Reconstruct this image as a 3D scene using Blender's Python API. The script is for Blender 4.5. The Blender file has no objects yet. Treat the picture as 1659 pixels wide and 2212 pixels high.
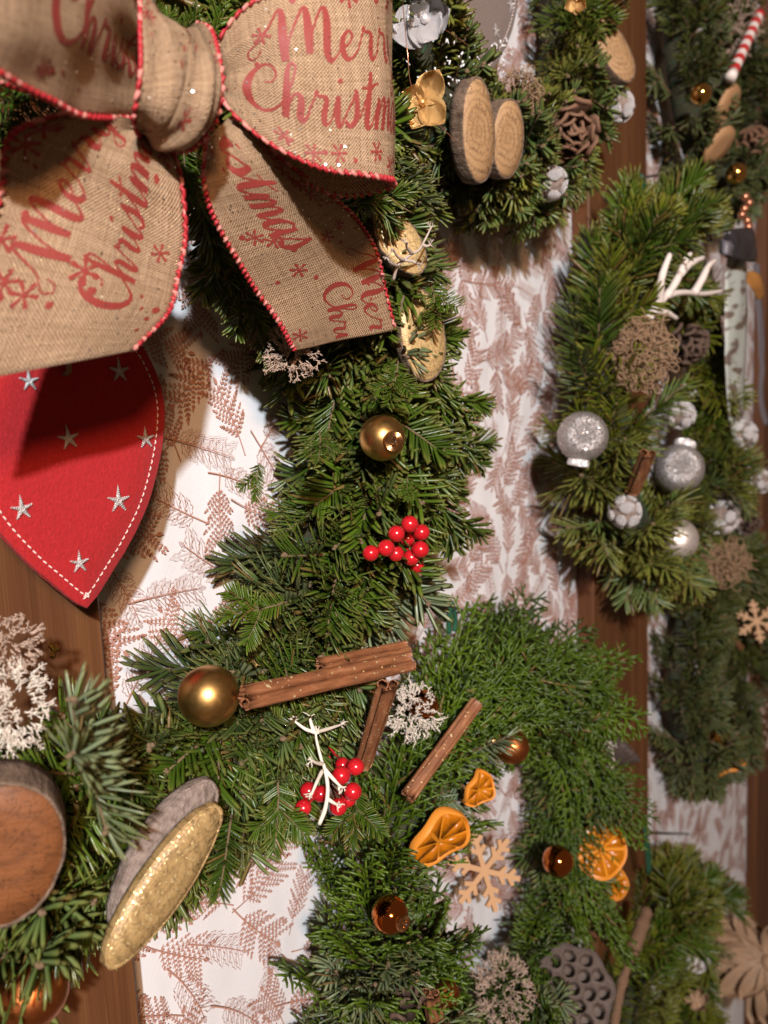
import bpy, math, random
from mathutils import Vector, Matrix, Quaternion, noise
random.seed(7)
PI = math.pi
sc = bpy.context.scene
COL = sc.collection

# ------------------------------------------------------------------ camera
# world: x to the right along the wall, wall front at y = 0, viewer's side is -y, z up (metres)
FPX, CX, CY = 1661.0, 829.5, 1106.0          # focal length and centre for a 1659 x 2212 picture
PSI, PIT, ROL = math.radians(50.6), math.radians(7.4), math.radians(-2.7)
DIST = 0.32
FW = Vector((math.sin(PSI)*math.cos(PIT), math.cos(PSI)*math.cos(PIT), -math.sin(PIT)))
_r = FW.cross(Vector((0, 0, 1))).normalized(); _u = _r.cross(FW)
RT = _r*math.cos(ROL) + _u*math.sin(ROL)
UP = -_r*math.sin(ROL) + _u*math.cos(ROL)
EYE = Vector((0, -DIST, 0))
cd = bpy.data.cameras.new('camera'); cam = bpy.data.objects.new('camera', cd); COL.objects.link(cam)
cam.matrix_world = Matrix.Translation(EYE) @ Matrix((RT, UP, -FW)).transposed().to_4x4()
cd.sensor_fit = 'HORIZONTAL'; cd.sensor_width = 36; cd.lens = 36*FPX/1659
cd.clip_start = 0.01; cd.clip_end = 50
cd.dof.use_dof = True; cd.dof.focus_distance = 0.35; cd.dof.aperture_fstop = 13
sc.camera = cam

# ------------------------------------------------------------------ light
w = bpy.data.worlds.new('World'); sc.world = w; w.use_nodes = True
bg = w.node_tree.nodes['Background']
bg.inputs[0].default_value = (1.0, 0.62, 0.40, 1); bg.inputs[1].default_value = 0.095
def lamp(name, loc, power, col, rad):
    l = bpy.data.lights.new(name, 'POINT'); l.energy = power; l.color = col; l.shadow_soft_size = rad
    o = bpy.data.objects.new(name, l); o.location = loc; COL.objects.link(o); return o
lamp('white_stall_lamp', (-0.68, -1.10, 0.52), 124, (0.90, 0.95, 1.0), 0.024)
lamp('warm_stall_lamp', (-0.54, -1.16, 0.45), 46, (1.0, 0.52, 0.26), 0.09)
sc.view_settings.view_transform = 'Standard'; sc.view_settings.look = 'None'
sc.view_settings.exposure = 0.12; sc.view_settings.gamma = 1.0
sc.cycles.use_denoising = True
sc.cycles.max_bounces = 6

# ------------------------------------------------------------------ helpers
def ray(px, py): return FW + RT*((px-CX)/FPX) - UP*((py-CY)/FPX)
def at(px, py, h):
    """the point of the scene seen at (px, py) that stands h metres in front of the wall"""
    d = ray(px, py); return EYE + d*((-h+DIST)/d.y)
def dep(P): return (P-EYE).dot(FW)
def m(px, P): return px*dep(P)/FPX
def proj(P):
    v = P-EYE; z = v.dot(FW); return CX+FPX*v.dot(RT)/z, CY-FPX*v.dot(UP)/z
def toward(P): return (EYE-P).normalized()
def local_axes(P):
    t = toward(P); r = (RT-t*RT.dot(t)).normalized(); u = t.cross(r); return r, u, t
def frame(z, xh=None):
    z = Vector(z).normalized()
    xh = Vector(xh) if xh is not None else Vector((0.3, 0.2, 1))
    x = (xh-z*xh.dot(z))
    if x.length < 1e-5: x = Vector((1, 0.1, 0)) - z*Vector((1, 0.1, 0)).dot(z)
    x.normalize(); y = z.cross(x)
    return Matrix((x, y, z)).transposed()
def TM(P, rot=None):
    return Matrix.Translation(P) @ (rot.to_4x4() if rot is not None else Matrix())
def rv(s=1.0): return Vector((random.uniform(-s, s), random.uniform(-s, s), random.uniform(-s, s)))
def catmull(P, n):
    P = [Vector(p) for p in P]; out = []
    for i in range(len(P)-1):
        a = P[i-1] if i else P[0]*2-P[1]; b = P[i]; c = P[i+1]; d = P[i+2] if i+2 < len(P) else c*2-b
        for k in range(n):
            t = k/n
            out.append(0.5*((2*b)+(c-a)*t+(2*a-5*b+4*c-d)*t*t+(3*b-a-3*c+d)*t**3))
    out.append(P[-1]); return out

class MB:
    def __init__(s): s.v = []; s.f = []; s.mi = []; s.c = []; s.uv = None
    def add(s, v, f, mi=0, c=(0, 0, 0, 1)):
        b = len(s.v); s.v += [tuple(p) for p in v]; s.f += [tuple(b+i for i in q) for q in f]; s.mi += [mi]*len(f)
        s.c += (c if isinstance(c, list) else [c]*len(v))
    def tube(s, P, rad, n=6, mi=0, c=(0, 0, 0, 1), cap=True):
        P = [Vector(p) for p in P]
        if not isinstance(rad, (list, tuple)): rad = [rad]*len(P)
        V = []; F = []; x = None
        for i, p in enumerate(P):
            t = (P[min(i+1, len(P)-1)]-P[max(i-1, 0)])
            if t.length < 1e-9: t = Vector((0, 0, 1))
            t.normalize()
            if x is None: x = t.orthogonal().normalized()
            else:
                x = x-t*x.dot(t)
                x = x.normalized() if x.length > 1e-6 else t.orthogonal().normalized()
            y = t.cross(x)
            for k in range(n):
                a = 2*PI*k/n; V.append(p+(x*math.cos(a)+y*math.sin(a))*rad[i])
        for i in range(len(P)-1):
            for k in range(n):
                F.append((i*n+k, i*n+(k+1) % n, (i+1)*n+(k+1) % n, (i+1)*n+k))
        if cap:
            F.append(tuple(range(n-1, -1, -1))); F.append(tuple((len(P)-1)*n+k for k in range(n)))
        s.add(V, F, mi, c)
    def lathe(s, prof, n=32, mi=0, c=(0, 0, 0, 1), wob=None):
        V = []; F = []
        for i, (r, z) in enumerate(prof):
            for k in range(n):
                a = 2*PI*k/n; q = r*(wob(a) if wob else 1); V.append((q*math.cos(a), q*math.sin(a), z))
        for i in range(len(prof)-1):
            for k in range(n): F.append((i*n+k, i*n+(k+1) % n, (i+1)*n+(k+1) % n, (i+1)*n+k))
        if prof[0][0] > 1e-6: F.append(tuple(range(n-1, -1, -1)))
        if prof[-1][0] > 1e-6: F.append(tuple((len(prof)-1)*n+k for k in range(n)))
        s.add(V, F, mi, c)
    def sphere(s, C, r, nu=20, nv=12, mi=0, c=(0, 0, 0, 1), sc3=(1, 1, 1), rot=None):
        V = [(0, 0, 1)]; F = []
        for j in range(1, nv):
            for i in range(nu):
                a, b = 2*PI*i/nu, PI*j/nv
                V.append((math.sin(b)*math.cos(a), math.sin(b)*math.sin(a), math.cos(b)))
        V.append((0, 0, -1)); L = len(V)-1
        for i in range(nu):
            F.append((0, 1+i, 1+(i+1) % nu)); F.append((L, L-nu+(i+1) % nu, L-nu+i))
        for j in range(nv-2):
            for i in range(nu):
                a = 1+j*nu+i; b = 1+j*nu+(i+1) % nu; F.append((a, a+nu, b+nu, b))
        W = []
        for p in V:
            q = Vector((p[0]*sc3[0], p[1]*sc3[1], p[2]*sc3[2]))*r
            W.append(Vector(C)+(rot @ q if rot is not None else q))
        s.add(W, F, mi, c)
    def box(s, C, size, rot=None, mi=0):
        V = []
        for dx in (-.5, .5):
            for dy in (-.5, .5):
                for dz in (-.5, .5):
                    q = Vector((dx*size[0], dy*size[1], dz*size[2])); V.append(Vector(C)+(rot @ q if rot is not None else q))
        s.add(V, [(0, 1, 3, 2), (4, 6, 7, 5), (0, 4, 5, 1), (2, 3, 7, 6), (0, 2, 6, 4), (1, 5, 7, 3)], mi)
    def shift(s, o): s.v = [(p[0]-o[0], p[1]-o[1], p[2]-o[2]) for p in s.v]; return s
    def mesh(s, name, mats, smooth=True):
        me = bpy.data.meshes.new(name); me.from_pydata(s.v, [], s.f)
        for q in (mats if isinstance(mats, (list, tuple)) else [mats]): me.materials.append(q)
        me.polygons.foreach_set('material_index', s.mi)
        me.polygons.foreach_set('use_smooth', [smooth]*len(s.f))
        ca = me.color_attributes.new('nc', 'FLOAT_COLOR', 'POINT')
        ca.data.foreach_set('color', [x for q in s.c for x in q])
        if s.uv:
            ul = me.uv_layers.new(name='UVMap')
            for lp in me.loops: ul.data[lp.index].uv = s.uv[lp.vertex_index]
        me.update(); return me
def tag(o, label=None, cat=None, group=None, kind=None):
    if label: o['label'] = label
    if cat: o['category'] = cat
    if group: o['group'] = group
    if kind: o['kind'] = kind
    return o
def obj(name, me, parent=None, M=None):
    o = bpy.data.objects.new(name, me); COL.objects.link(o)
    if parent is not None: o.parent = parent
    if M is not None: o.matrix_local = M
    return o
def thing(name, label, cat, M=None, group=None):
    if isinstance(M, Vector): M = Matrix.Translation(M)
    return tag(obj(name, None, None, M), label, cat, group)
def part(name, mb, mats, parent, origin=None, smooth=True):
    if origin is not None: mb.shift(origin)
    return obj(name, mb.mesh(name, mats, smooth), parent)
def solid(o, th, off=0.0):
    md = o.modifiers.new('thick', 'SOLIDIFY'); md.thickness = th; md.offset = off; return o

# ------------------------------------------------------------------ materials
class NT:
    def __init__(s, name):
        s.m = bpy.data.materials.new(name); s.m.use_nodes = True; s.t = s.m.node_tree
        s.b = s.t.nodes['Principled BSDF']
    def n(s, typ, **kw):
        nd = s.t.nodes.new(typ)
        for k, v in kw.items():
            if k.startswith('i_'):
                key = k[2:]; key = int(key) if key.isdigit() else key.replace('_', ' ')
                s.set(nd.inputs[key], v)
            else: setattr(nd, k, v)
        return nd
    def set(s, sock, v):
        if isinstance(v, bpy.types.NodeSocket): s.t.links.new(v, sock)
        elif isinstance(v, bpy.types.Node): s.t.links.new(v.outputs[0], sock)
        elif isinstance(v, (tuple, list)) and len(v) == 3 and sock.type == 'RGBA': sock.default_value = (*v, 1)
        else: sock.default_value = v
    def math(s, op, a, b=0.0, clamp=False):
        nd = s.n('ShaderNodeMath', operation=op, use_clamp=clamp); s.set(nd.inputs[0], a); s.set(nd.inputs[1], b); return nd.outputs[0]
    def mix(s, f, a, b, mode='MIX'):
        nd = s.n('ShaderNodeMix', data_type='RGBA', blend_type=mode); s.set(nd.inputs[0], f); s.set(nd.inputs[6], a); s.set(nd.inputs[7], b); return nd.outputs[2]
    def coord(s, which='Object'): return s.n('ShaderNodeTexCoord').outputs[which]
    def mapping(s, vec, scale=(1, 1, 1), rot=(0, 0, 0)):
        nd = s.n('ShaderNodeMapping'); s.set(nd.inputs[0], vec); nd.inputs['Scale'].default_value = scale; nd.inputs['Rotation'].default_value = rot; return nd.outputs[0]
    def noise(s, scale, vec=None, detail=3.0, rough=0.55, out=0, dist=0.0):
        nd = s.n('ShaderNodeTexNoise'); nd.inputs['Scale'].default_value = scale; nd.inputs['Detail'].default_value = detail
        nd.inputs['Roughness'].default_value = rough; nd.inputs['Distortion'].default_value = dist
        if vec is not None: s.set(nd.inputs['Vector'], vec)
        return nd.outputs[out]
    def ramp(s, f, stops):
        nd = s.n('ShaderNodeValToRGB'); s.set(nd.inputs[0], f); cr = nd.color_ramp
        while len(cr.elements) < len(stops): cr.elements.new(0.5)
        for e, (p, c) in zip(cr.elements, stops):
            e.position = p; e.color = (*c, 1) if isinstance(c, (tuple, list)) else (c, c, c, 1)
        return nd.outputs[0]
    def attr(s):
        a = s.n('ShaderNodeAttribute', attribute_name='nc'); sp = s.n('ShaderNodeSeparateColor'); s.set(sp.inputs[0], a.outputs['Color']); return sp.outputs
    def bump(s, hgt, strength=0.3, dist=0.001):
        nd = s.n('ShaderNodeBump'); nd.inputs['Strength'].default_value = strength; nd.inputs['Distance'].default_value = dist
        s.set(nd.inputs['Height'], hgt); s.set(s.b.inputs['Normal'], nd.outputs[0]); return nd
    def out(s, col=None, rough=None, metal=None, spec=None, **kw):
        if col is not None: s.set(s.b.inputs['Base Color'], col)
        if rough is not None: s.set(s.b.inputs['Roughness'], rough)
        if metal is not None: s.set(s.b.inputs['Metallic'], metal)
        if spec is not None: s.set(s.b.inputs['Specular IOR Level'], spec)
        for k, v in kw.items(): s.set(s.b.inputs[k.replace('_', ' ')], v)
        return s.m

def leaf_mat(name, dark, mid, pale, tip, rough=0.34):
    t = NT(name); a = t.attr(); oi = t.n('ShaderNodeObjectInfo').outputs['Random']
    f2 = t.math('MULTIPLY_ADD', a[0], 0.42); t.set(f2.node.inputs[2], t.math('MULTIPLY', oi, 0.68))
    c = t.mix(f2, dark, mid)
    c = t.mix(t.math('MULTIPLY', a[1], 0.85), c, pale)
    c = t.mix(t.math('MULTIPLY', t.math('POWER', a[2], 6.0), 0.8), c, tip)
    dry = t.math('MULTIPLY', t.math('GREATER_THAN', a[0], 0.965), 0.75)
    c = t.mix(dry, c, (0.16, 0.085, 0.03))
    return t.out(c, rough-.03, spec=0.5)
FIR = leaf_mat('fir_needles', (0.010, 0.026, 0.002), (0.072, 0.132, 0.007), (0.14, 0.19, 0.07), (0.22, 0.20, 0.05))
FIRL = leaf_mat('light_fir_needles', (0.020, 0.036, 0.003), (0.150, 0.180, 0.009), (0.17, 0.19, 0.05), (0.28, 0.24, 0.05), 0.4)
FIRB = leaf_mat('blue_fir_needles', (0.016, 0.034, 0.006), (0.080, 0.115, 0.020), (0.24, 0.30, 0.18), (0.22, 0.20, 0.07), 0.36)
THUJA = leaf_mat('cypress_scales', (0.012, 0.028, 0.002), (0.084, 0.142, 0.006), (0.11, 0.15, 0.02), (0.20, 0.22, 0.03), 0.45)
FARG = leaf_mat('dark_fir_needles', (0.012, 0.024, 0.004), (0.068, 0.088, 0.014), (0.11, 0.14, 0.06), (0.16, 0.15, 0.04), 0.45)

def simple(name, col, rough=0.5, metal=0.0, var=0.25, nscale=300, bstr=0.2, bdist=0.0006, spec=0.5, **kw):
    t = NT(name); v = t.coord(); nz = t.noise(nscale, v, 4)
    c = t.mix(t.math('MULTIPLY', nz, 2*var, True), tuple(x*(1+var) for x in col), tuple(x*(1-var) for x in col))
    if bstr: t.bump(nz, bstr, bdist)
    return t.out(c, rough, metal, spec, **kw)
STEM = simple('twig_bark', (0.13, 0.085, 0.045), 0.8, nscale=900)
BASE = simple('straw_base', (0.035, 0.035, 0.016), 0.9, nscale=400, bstr=0.6, bdist=0.003)
WIRE = simple('green_wire', (0.02, 0.09, 0.05), 0.4)
NAIL = simple('steel_nail', (0.10, 0.09, 0.085), 0.4, 0.8)
RED_WIRE = simple('red_wire', (0.35, 0.012, 0.015), 0.35)

def burlap():
    t = NT('burlap_ribbon'); uv = t.coord('UV'); sp = t.n('ShaderNodeSeparateXYZ'); t.set(sp.inputs[0], uv)
    wob = t.noise(0.30, uv, 2); P = 1.25
    wu = t.math('SINE', t.math('ADD', t.math('MULTIPLY', sp.outputs[0], 2*PI/P), t.math('MULTIPLY', wob, 4.0)))
    wv = t.math('SINE', t.math('ADD', t.math('MULTIPLY', sp.outputs[1], 2*PI/P), t.math('MULTIPLY', wob, 4.0)))
    chk = t.math('MULTIPLY', wu, wv)
    hgt = t.math('MULTIPLY_ADD', chk, 0.5); hgt.node.inputs[2].default_value = 0.5
    ln1 = t.noise(1.0, t.mapping(uv, (0.05, 1.1, 1)), 2); ln2 = t.noise(1.0, t.mapping(uv, (1.1, 0.05, 1)), 2)
    fac = t.math('ADD', t.math('MULTIPLY', hgt, 0.55), t.math('MULTIPLY', t.math('ADD', ln1, ln2), 0.42))
    c = t.ramp(fac, [(0.32, (0.095, 0.050, 0.024)), (0.62, (0.36, 0.225, 0.128)), (0.98, (0.68, 0.49, 0.31))])
    gl = t.noise(1.6, uv, 1); sparkle = t.math('GREATER_THAN', gl, 0.70)
    c = t.mix(t.math('MULTIPLY', sparkle, 0.7), c, (0.80, 0.60, 0.32))
    t.bump(t.math('ADD', hgt, t.math('ADD', ln1, ln2)), 0.9, 0.0006)
    t.set(t.b.inputs['Metallic'], t.math('MULTIPLY', sparkle, 0.8))
    return t.out(c, t.math('SUBTRACT', 0.60, t.math('MULTIPLY', sparkle, 0.3)), spec=0.4)
BURLAP = burlap()
def print_mat():
    t = NT('red_print'); v = t.coord(); nz = t.noise(1400, v, 2)
    c = t.mix(nz, (0.19, 0.022, 0.017), (0.32, 0.050, 0.038)); t.bump(nz, 0.5, 0.0003)
    return t.out(c, 0.6)
PRINT = print_mat()
CORD = simple('red_cord', (0.36, 0.018, 0.026), 0.5, nscale=900, bstr=0.5)
CORDW = simple('pale_cord', (0.55, 0.20, 0.17), 0.6, nscale=900)

def felt(name, a, b):
    t = NT(name); v = t.coord(); n1 = t.noise(700, v, 3, 0.7); n2 = t.noise(1.0, t.mapping(v, (1100, 1100, 700)), 2)
    c = t.mix(t.math('MULTIPLY', t.math('ADD', n1, n2), 0.5), a, b)
    c = t.mix(t.math('MULTIPLY', t.math('GREATER_THAN', n2, 0.70), 0.15), c, tuple(min(1, x*1.6+0.04) for x in b))
    t.bump(t.math('ADD', n1, n2), 0.6, 0.0006)
    return t.out(c, 0.85, spec=0.25, Sheen_Weight=0.12)
FELT = felt('red_felt', (0.25, 0.006, 0.009), (0.48, 0.020, 0.022))
FELTG = felt('grey_felt', (0.13, 0.095, 0.08), (0.26, 0.20, 0.175))
THREAD = simple('white_thread', (0.75, 0.62, 0.56), 0.6)
def silver_thread():
    t = NT('silver_thread'); v = t.coord(); nz = t.noise(1.0, t.mapping(v, (800, 800, 4500)), 2)
    t.bump(nz, 0.8, 0.0006); return t.out(t.mix(nz, (0.45, 0.42, 0.40), (0.90, 0.87, 0.85)), 0.35, 0.45)
STHREAD = silver_thread()
JUTE = simple('jute_twine', (0.22, 0.15, 0.085), 0.9, nscale=1200, bstr=0.8)

def wood_plank():
    t = NT('stained_wood'); v = t.coord(); nz = t.noise(1.0, t.mapping(v, (90, 60, 2.2)), 5, 0.6, dist=0.4)
    st = t.noise(1.0, t.mapping(v, (420, 200, 5)), 3, 0.6); bl = t.noise(7, v, 3)
    c = t.ramp(nz, [(0.25, (0.062, 0.022, 0.007)), (0.55, (0.130, 0.052, 0.019)), (0.8, (0.215, 0.092, 0.034))])
    c = t.mix(t.math('MULTIPLY', t.math('GREATER_THAN', st, 0.66), 0.3), c, (0.30, 0.14, 0.06))
    c = t.mix(t.math('MULTIPLY', bl, 0.5), c, (0.080, 0.028, 0.010))
    t.bump(t.math('ADD', nz, st), 0.5, 0.0008)
    return t.out(c, 0.5, spec=0.4)
PLANK = wood_plank()
def fabric():
    t = NT('white_printed_cotton'); v = t.coord(); sp = t.n('ShaderNodeSeparateXYZ'); t.set(sp.inputs[0], v)
    wx = t.math('SINE', t.math('MULTIPLY', sp.outputs[0], 2*PI/0.0007)); wz = t.math('SINE', t.math('MULTIPLY', sp.outputs[2], 2*PI/0.0007))
    big = t.noise(1.0, t.mapping(v, (9, 1, 4)), 3); fine = t.noise(1500, v, 2)
    h = t.math('ADD', t.math('MULTIPLY', t.math('ADD', wx, wz), 0.00004), t.math('MULTIPLY', big, 0.020))
    t.bump(h, 0.5, 1.0)
    c = t.mix(fine, (0.68, 0.68, 0.69), (0.80, 0.80, 0.81))
    return t.out(c, 0.9, spec=0.2)
FABRIC = fabric()
INK = simple('brown_ink', (0.42, 0.215, 0.16), 0.9, nscale=500, var=0.3, bstr=0, spec=0.2)
INKL = simple('pale_brown_ink', (0.58, 0.44, 0.38), 0.9, nscale=500, var=0.2, bstr=0, spec=0.2)
WALLM = simple('backing_board', (0.10, 0.07, 0.05), 0.9)

def ball_mat(name, col, rough, glit=0.0):
    t = NT(name); v = t.coord(); nz = t.noise(1500 if glit else 500, v, 2)
    r = t.math('MULTIPLY_ADD', nz, 0.12); r.node.inputs[2].default_value = rough-0.06
    if glit:
        vo = t.n('ShaderNodeTexVoronoi'); vo.inputs['Scale'].default_value = 900; t.set(vo.inputs['Vector'], v)
        bm = t.n('ShaderNodeBump'); bm.inputs['Strength'].default_value = glit; bm.inputs['Distance'].default_value = 0.002
        t.set(bm.inputs['Height'], vo.outputs['Distance']); t.set(t.b.inputs['Normal'], bm.outputs[0])
    return t.out(t.mix(nz, tuple(x*0.85 for x in col), col), r, 1.0 if not glit else 0.7)
GOLD = ball_mat('matte_gold', (0.62, 0.36, 0.12), 0.36)
BRONZE_MIR = ball_mat('mirror_bronze', (0.65, 0.20, 0.045), 0.07)
BRONZE_MAT = ball_mat('matte_bronze', (0.62, 0.20, 0.06), 0.38)
GOLD_MIR = ball_mat('mirror_gold', (0.85, 0.50, 0.14), 0.08)
GLITTER = ball_mat('silver_glitter', (0.60, 0.57, 0.56), 0.35, 0.6)
PEARL = ball_mat('pearl_white', (0.80, 0.72, 0.66), 0.4, 0.25)
FLAKE = simple('glitter_flake', (0.9, 0.88, 0.86), 0.22, 1.0, bstr=0)
CAP = ball_mat('brass_cap', (0.62, 0.34, 0.15), 0.28)
def berry_mat():
    t = NT('red_berry'); v = t.coord(); nz = t.noise(260, v, 2); n2 = t.noise(1800, v, 1)
    t.bump(t.math('MULTIPLY', t.math('GREATER_THAN', n2, 0.68), 1.0), 0.5, 0.0003)
    return t.out(t.mix(nz, (0.36, 0.004, 0.010), (0.62, 0.016, 0.024)), 0.22, spec=0.6, Coat_Weight=0.3)
BERRY = berry_mat()
def slice_mat(name, a, b, ring=240.0, glit=0.0):
    t = NT(name); v = t.coord(); n1 = t.noise(38, v, 3); sp3 = t.n('ShaderNodeSeparateXYZ'); t.set(sp3.inputs[0], v)
    ln = t.n('ShaderNodeVectorMath', operation='LENGTH'); t.set(ln.inputs[0], t.mapping(v, (1, 1.15, 0))); rad = ln.outputs['Value']
    ang = t.math('ARCTAN2', sp3.outputs[1], sp3.outputs[0])
    x = t.math('ADD', t.math('MULTIPLY', rad, ring*2*PI*1.6), t.math('MULTIPLY', n1, 22))
    s1 = t.math('MULTIPLY_ADD', t.math('SINE', x), 0.5); s1.node.inputs[2].default_value = 0.5
    s1 = t.math('MULTIPLY', t.math('POWER', s1, 2.2), t.noise(120, v, 2))
    fine = t.noise(900, v, 2); big = t.noise(55, v, 4, 0.65); saw = t.noise(1.0, t.mapping(v, (70, 900, 1), (0, 0, 0.7)), 3)
    c = t.mix(t.math('ADD', t.math('MULTIPLY', saw, 0.35), t.math('MULTIPLY', big, 0.7)), a, b)
    c = t.mix(t.math('MULTIPLY', s1, 0.85), c, tuple(q*0.50 for q in a))
    cv = t.n('ShaderNodeCombineXYZ'); t.set(cv.inputs[0], t.math('MULTIPLY', ang, 2.2)); t.set(cv.inputs[1], t.math('MULTIPLY', rad, 60.0))
    cn = t.noise(1.6, cv.outputs[0], 3); crk = t.math('LESS_THAN', t.math('ABSOLUTE', t.math('SUBTRACT', cn, 0.5)), 0.010)
    c = t.mix(t.math('MULTIPLY', crk, 0.65), c, tuple(q*0.22 for q in a))
    c = t.mix(t.math('MULTIPLY', fine, 0.35), c, tuple(q*0.6 for q in a))
    if glit:
        sp = t.noise(850, v, 0); g = t.math('GREATER_THAN', sp, 0.74-glit*0.04); dk = t.math('GREATER_THAN', t.noise(620, t.mapping(v, (1.1, 1.1, 1)), 0), 0.66)
        c = t.mix(t.math('MULTIPLY', dk, 0.3), c, tuple(q*0.25 for q in a)); c = t.mix(g, c, (0.95, 0.75, 0.38))
        mm = t.math('MULTIPLY_ADD', g, 0.6); mm.node.inputs[2].default_value = 0.12; t.set(t.b.inputs['Metallic'], mm)
    t.bump(t.math('ADD', t.math('SUBTRACT', saw, crk), fine), 0.35, 0.0008)
    return t.out(c, 0.6 if not glit else 0.42)
SLICE = slice_mat('pale_wood_slice', (0.36, 0.195, 0.085), (0.56, 0.36, 0.18), 140)
SLICEG = slice_mat('glittered_gold_slice', (0.36, 0.225, 0.085), (0.52, 0.36, 0.16), 110, 1.0)
SLICES = slice_mat('speckled_pale_slice', (0.55, 0.36, 0.14), (0.72, 0.52, 0.25), 150, 0.3)
SLICEO = slice_mat('orange_brown_slice', (0.17, 0.058, 0.016), (0.26, 0.092, 0.027), 60)
def bark_mat(name, a, b):
    t = NT(name); v = t.coord(); nz = t.noise(1.0, t.mapping(v, (260, 260, 90)), 5, 0.65); n2 = t.noise(1.0, t.mapping(v, (500, 500, 700)), 2)
    t.bump(t.math('ADD', nz, t.math('MULTIPLY', n2, 0.3)), 1.0, 0.002)
    return t.out(t.ramp(nz, [(0.3, a), (0.65, b)]), 0.85)
BARK = bark_mat('brown_bark', (0.055, 0.033, 0.02), (0.22, 0.15, 0.10))
BARKG = bark_mat('grey_bark', (0.13, 0.095, 0.075), (0.32, 0.25, 0.21))
def cinn():
    t = NT('cinnamon_bark'); v = t.coord(); nz = t.noise(1.0, t.mapping(v, (350, 350, 60)), 5, 0.65); n2 = t.noise(90, v, 4)
    c = t.ramp(nz, [(0.28, (0.10, 0.035, 0.014)), (0.55, (0.27, 0.105, 0.042)), (0.8, (0.44, 0.22, 0.115))])
    c = t.mix(t.math('MULTIPLY', t.math('GREATER_THAN', n2, 0.56), 0.4), c, (0.20, 0.085, 0.04))
    g = t.math('GREATER_THAN', t.noise(620, v, 0), 0.775); c = t.mix(g, c, (0.95, 0.78, 0.45))
    t.set(t.b.inputs['Metallic'], t.math('MULTIPLY', g, 0.7))
    t.bump(t.math('ADD', nz, n2), 0.4, 0.0008)
    return t.out(c, 0.55)
CINN = cinn()
MOSSW = simple('white_lichen', (0.62, 0.56, 0.48), 0.85, nscale=700)
MOSSP = simple('pinkish_lichen', (0.42, 0.31, 0.24), 0.9, nscale=700)
MOSSB = simple('brown_fibre', (0.30, 0.19, 0.11), 0.85, nscale=700)
TWIGW = simple('white_painted_twig', (0.70, 0.63, 0.53), 0.7, nscale=500, var=0.3)
TWIGG = simple('grey_lichen_twig', (0.42, 0.35, 0.30), 0.8, nscale=500, var=0.4)
SILVER = simple('silver_paint', (0.72, 0.70, 0.70), 0.32, 0.5, nscale=350, var=0.3, bstr=0.8, bdist=0.001)
GOLDP = simple('gold_paint', (0.52, 0.33, 0.13), 0.33, 0.75, nscale=350, var=0.3, bstr=0.5, bdist=0.001)
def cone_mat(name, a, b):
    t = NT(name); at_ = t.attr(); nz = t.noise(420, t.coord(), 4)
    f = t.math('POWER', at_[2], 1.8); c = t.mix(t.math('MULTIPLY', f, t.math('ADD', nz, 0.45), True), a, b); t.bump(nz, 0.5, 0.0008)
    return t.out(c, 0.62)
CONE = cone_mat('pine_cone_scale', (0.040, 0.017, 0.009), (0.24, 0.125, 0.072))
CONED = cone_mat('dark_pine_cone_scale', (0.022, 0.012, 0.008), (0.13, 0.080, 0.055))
ANTLER = simple('white_antler', (0.72, 0.64, 0.58), 0.5, nscale=150, var=0.15)
LOTUS = simple('lotus_pod', (0.060, 0.042, 0.034), 0.7, nscale=300, var=0.4, bstr=0.6)
LOTUSR = simple('lotus_rim', (0.085, 0.060, 0.047), 0.7, nscale=300, var=0.4, bstr=0.6)
PLY = simple('plywood', (0.44, 0.25, 0.12), 0.6, nscale=200, var=0.2)
RIND = simple('orange_rind', (0.66, 0.24, 0.03), 0.45, nscale=900, bstr=0.4)
PITH = simple('orange_pith', (0.56, 0.205, 0.012), 0.4)
def pulp():
    t = NT('orange_pulp'); v = t.coord(); nz = t.noise(300, v, 3)
    t.bump(nz, 0.5, 0.001)
    return t.out(t.mix(nz, (0.34, 0.095, 0.002), (0.56, 0.185, 0.006)), 0.25, spec=0.6, Subsurface_Weight=0.0)
PULP = pulp()
HUSK = simple('corn_husk', (0.36, 0.24, 0.15), 0.6, nscale=200, var=0.25, bstr=0.5)
FROST = simple('frost_spray', (0.75, 0.76, 0.76), 0.6)
RIBD = simple('dark_satin', (0.045, 0.04, 0.045), 0.3, 0.2, nscale=90, var=0.6)
def silver_ribbon():
    t = NT('silver_patterned_ribbon'); v = t.coord('UV'); nz = t.noise(0.085, v, 1)
    f = t.ramp(nz, [(0.40, 0.0), (0.50, 1.0)])
    return t.out(t.mix(f, (0.22, 0.17, 0.14), (0.62, 0.68, 0.63)), 0.32, 0.2)
RIBS = silver_ribbon()
RIBO = simple('ochre_satin', (0.45, 0.20, 0.05), 0.4)
RIBG = simple('grey_satin', (0.16, 0.15, 0.17), 0.4)
CANDYR = simple('candy_red', (0.50, 0.03, 0.03), 0.4)
CANDYW = simple('candy_white', (0.75, 0.66, 0.60), 0.4)
COPPER = simple('copper_beads', (0.60, 0.26, 0.15), 0.25, 0.8)

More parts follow.
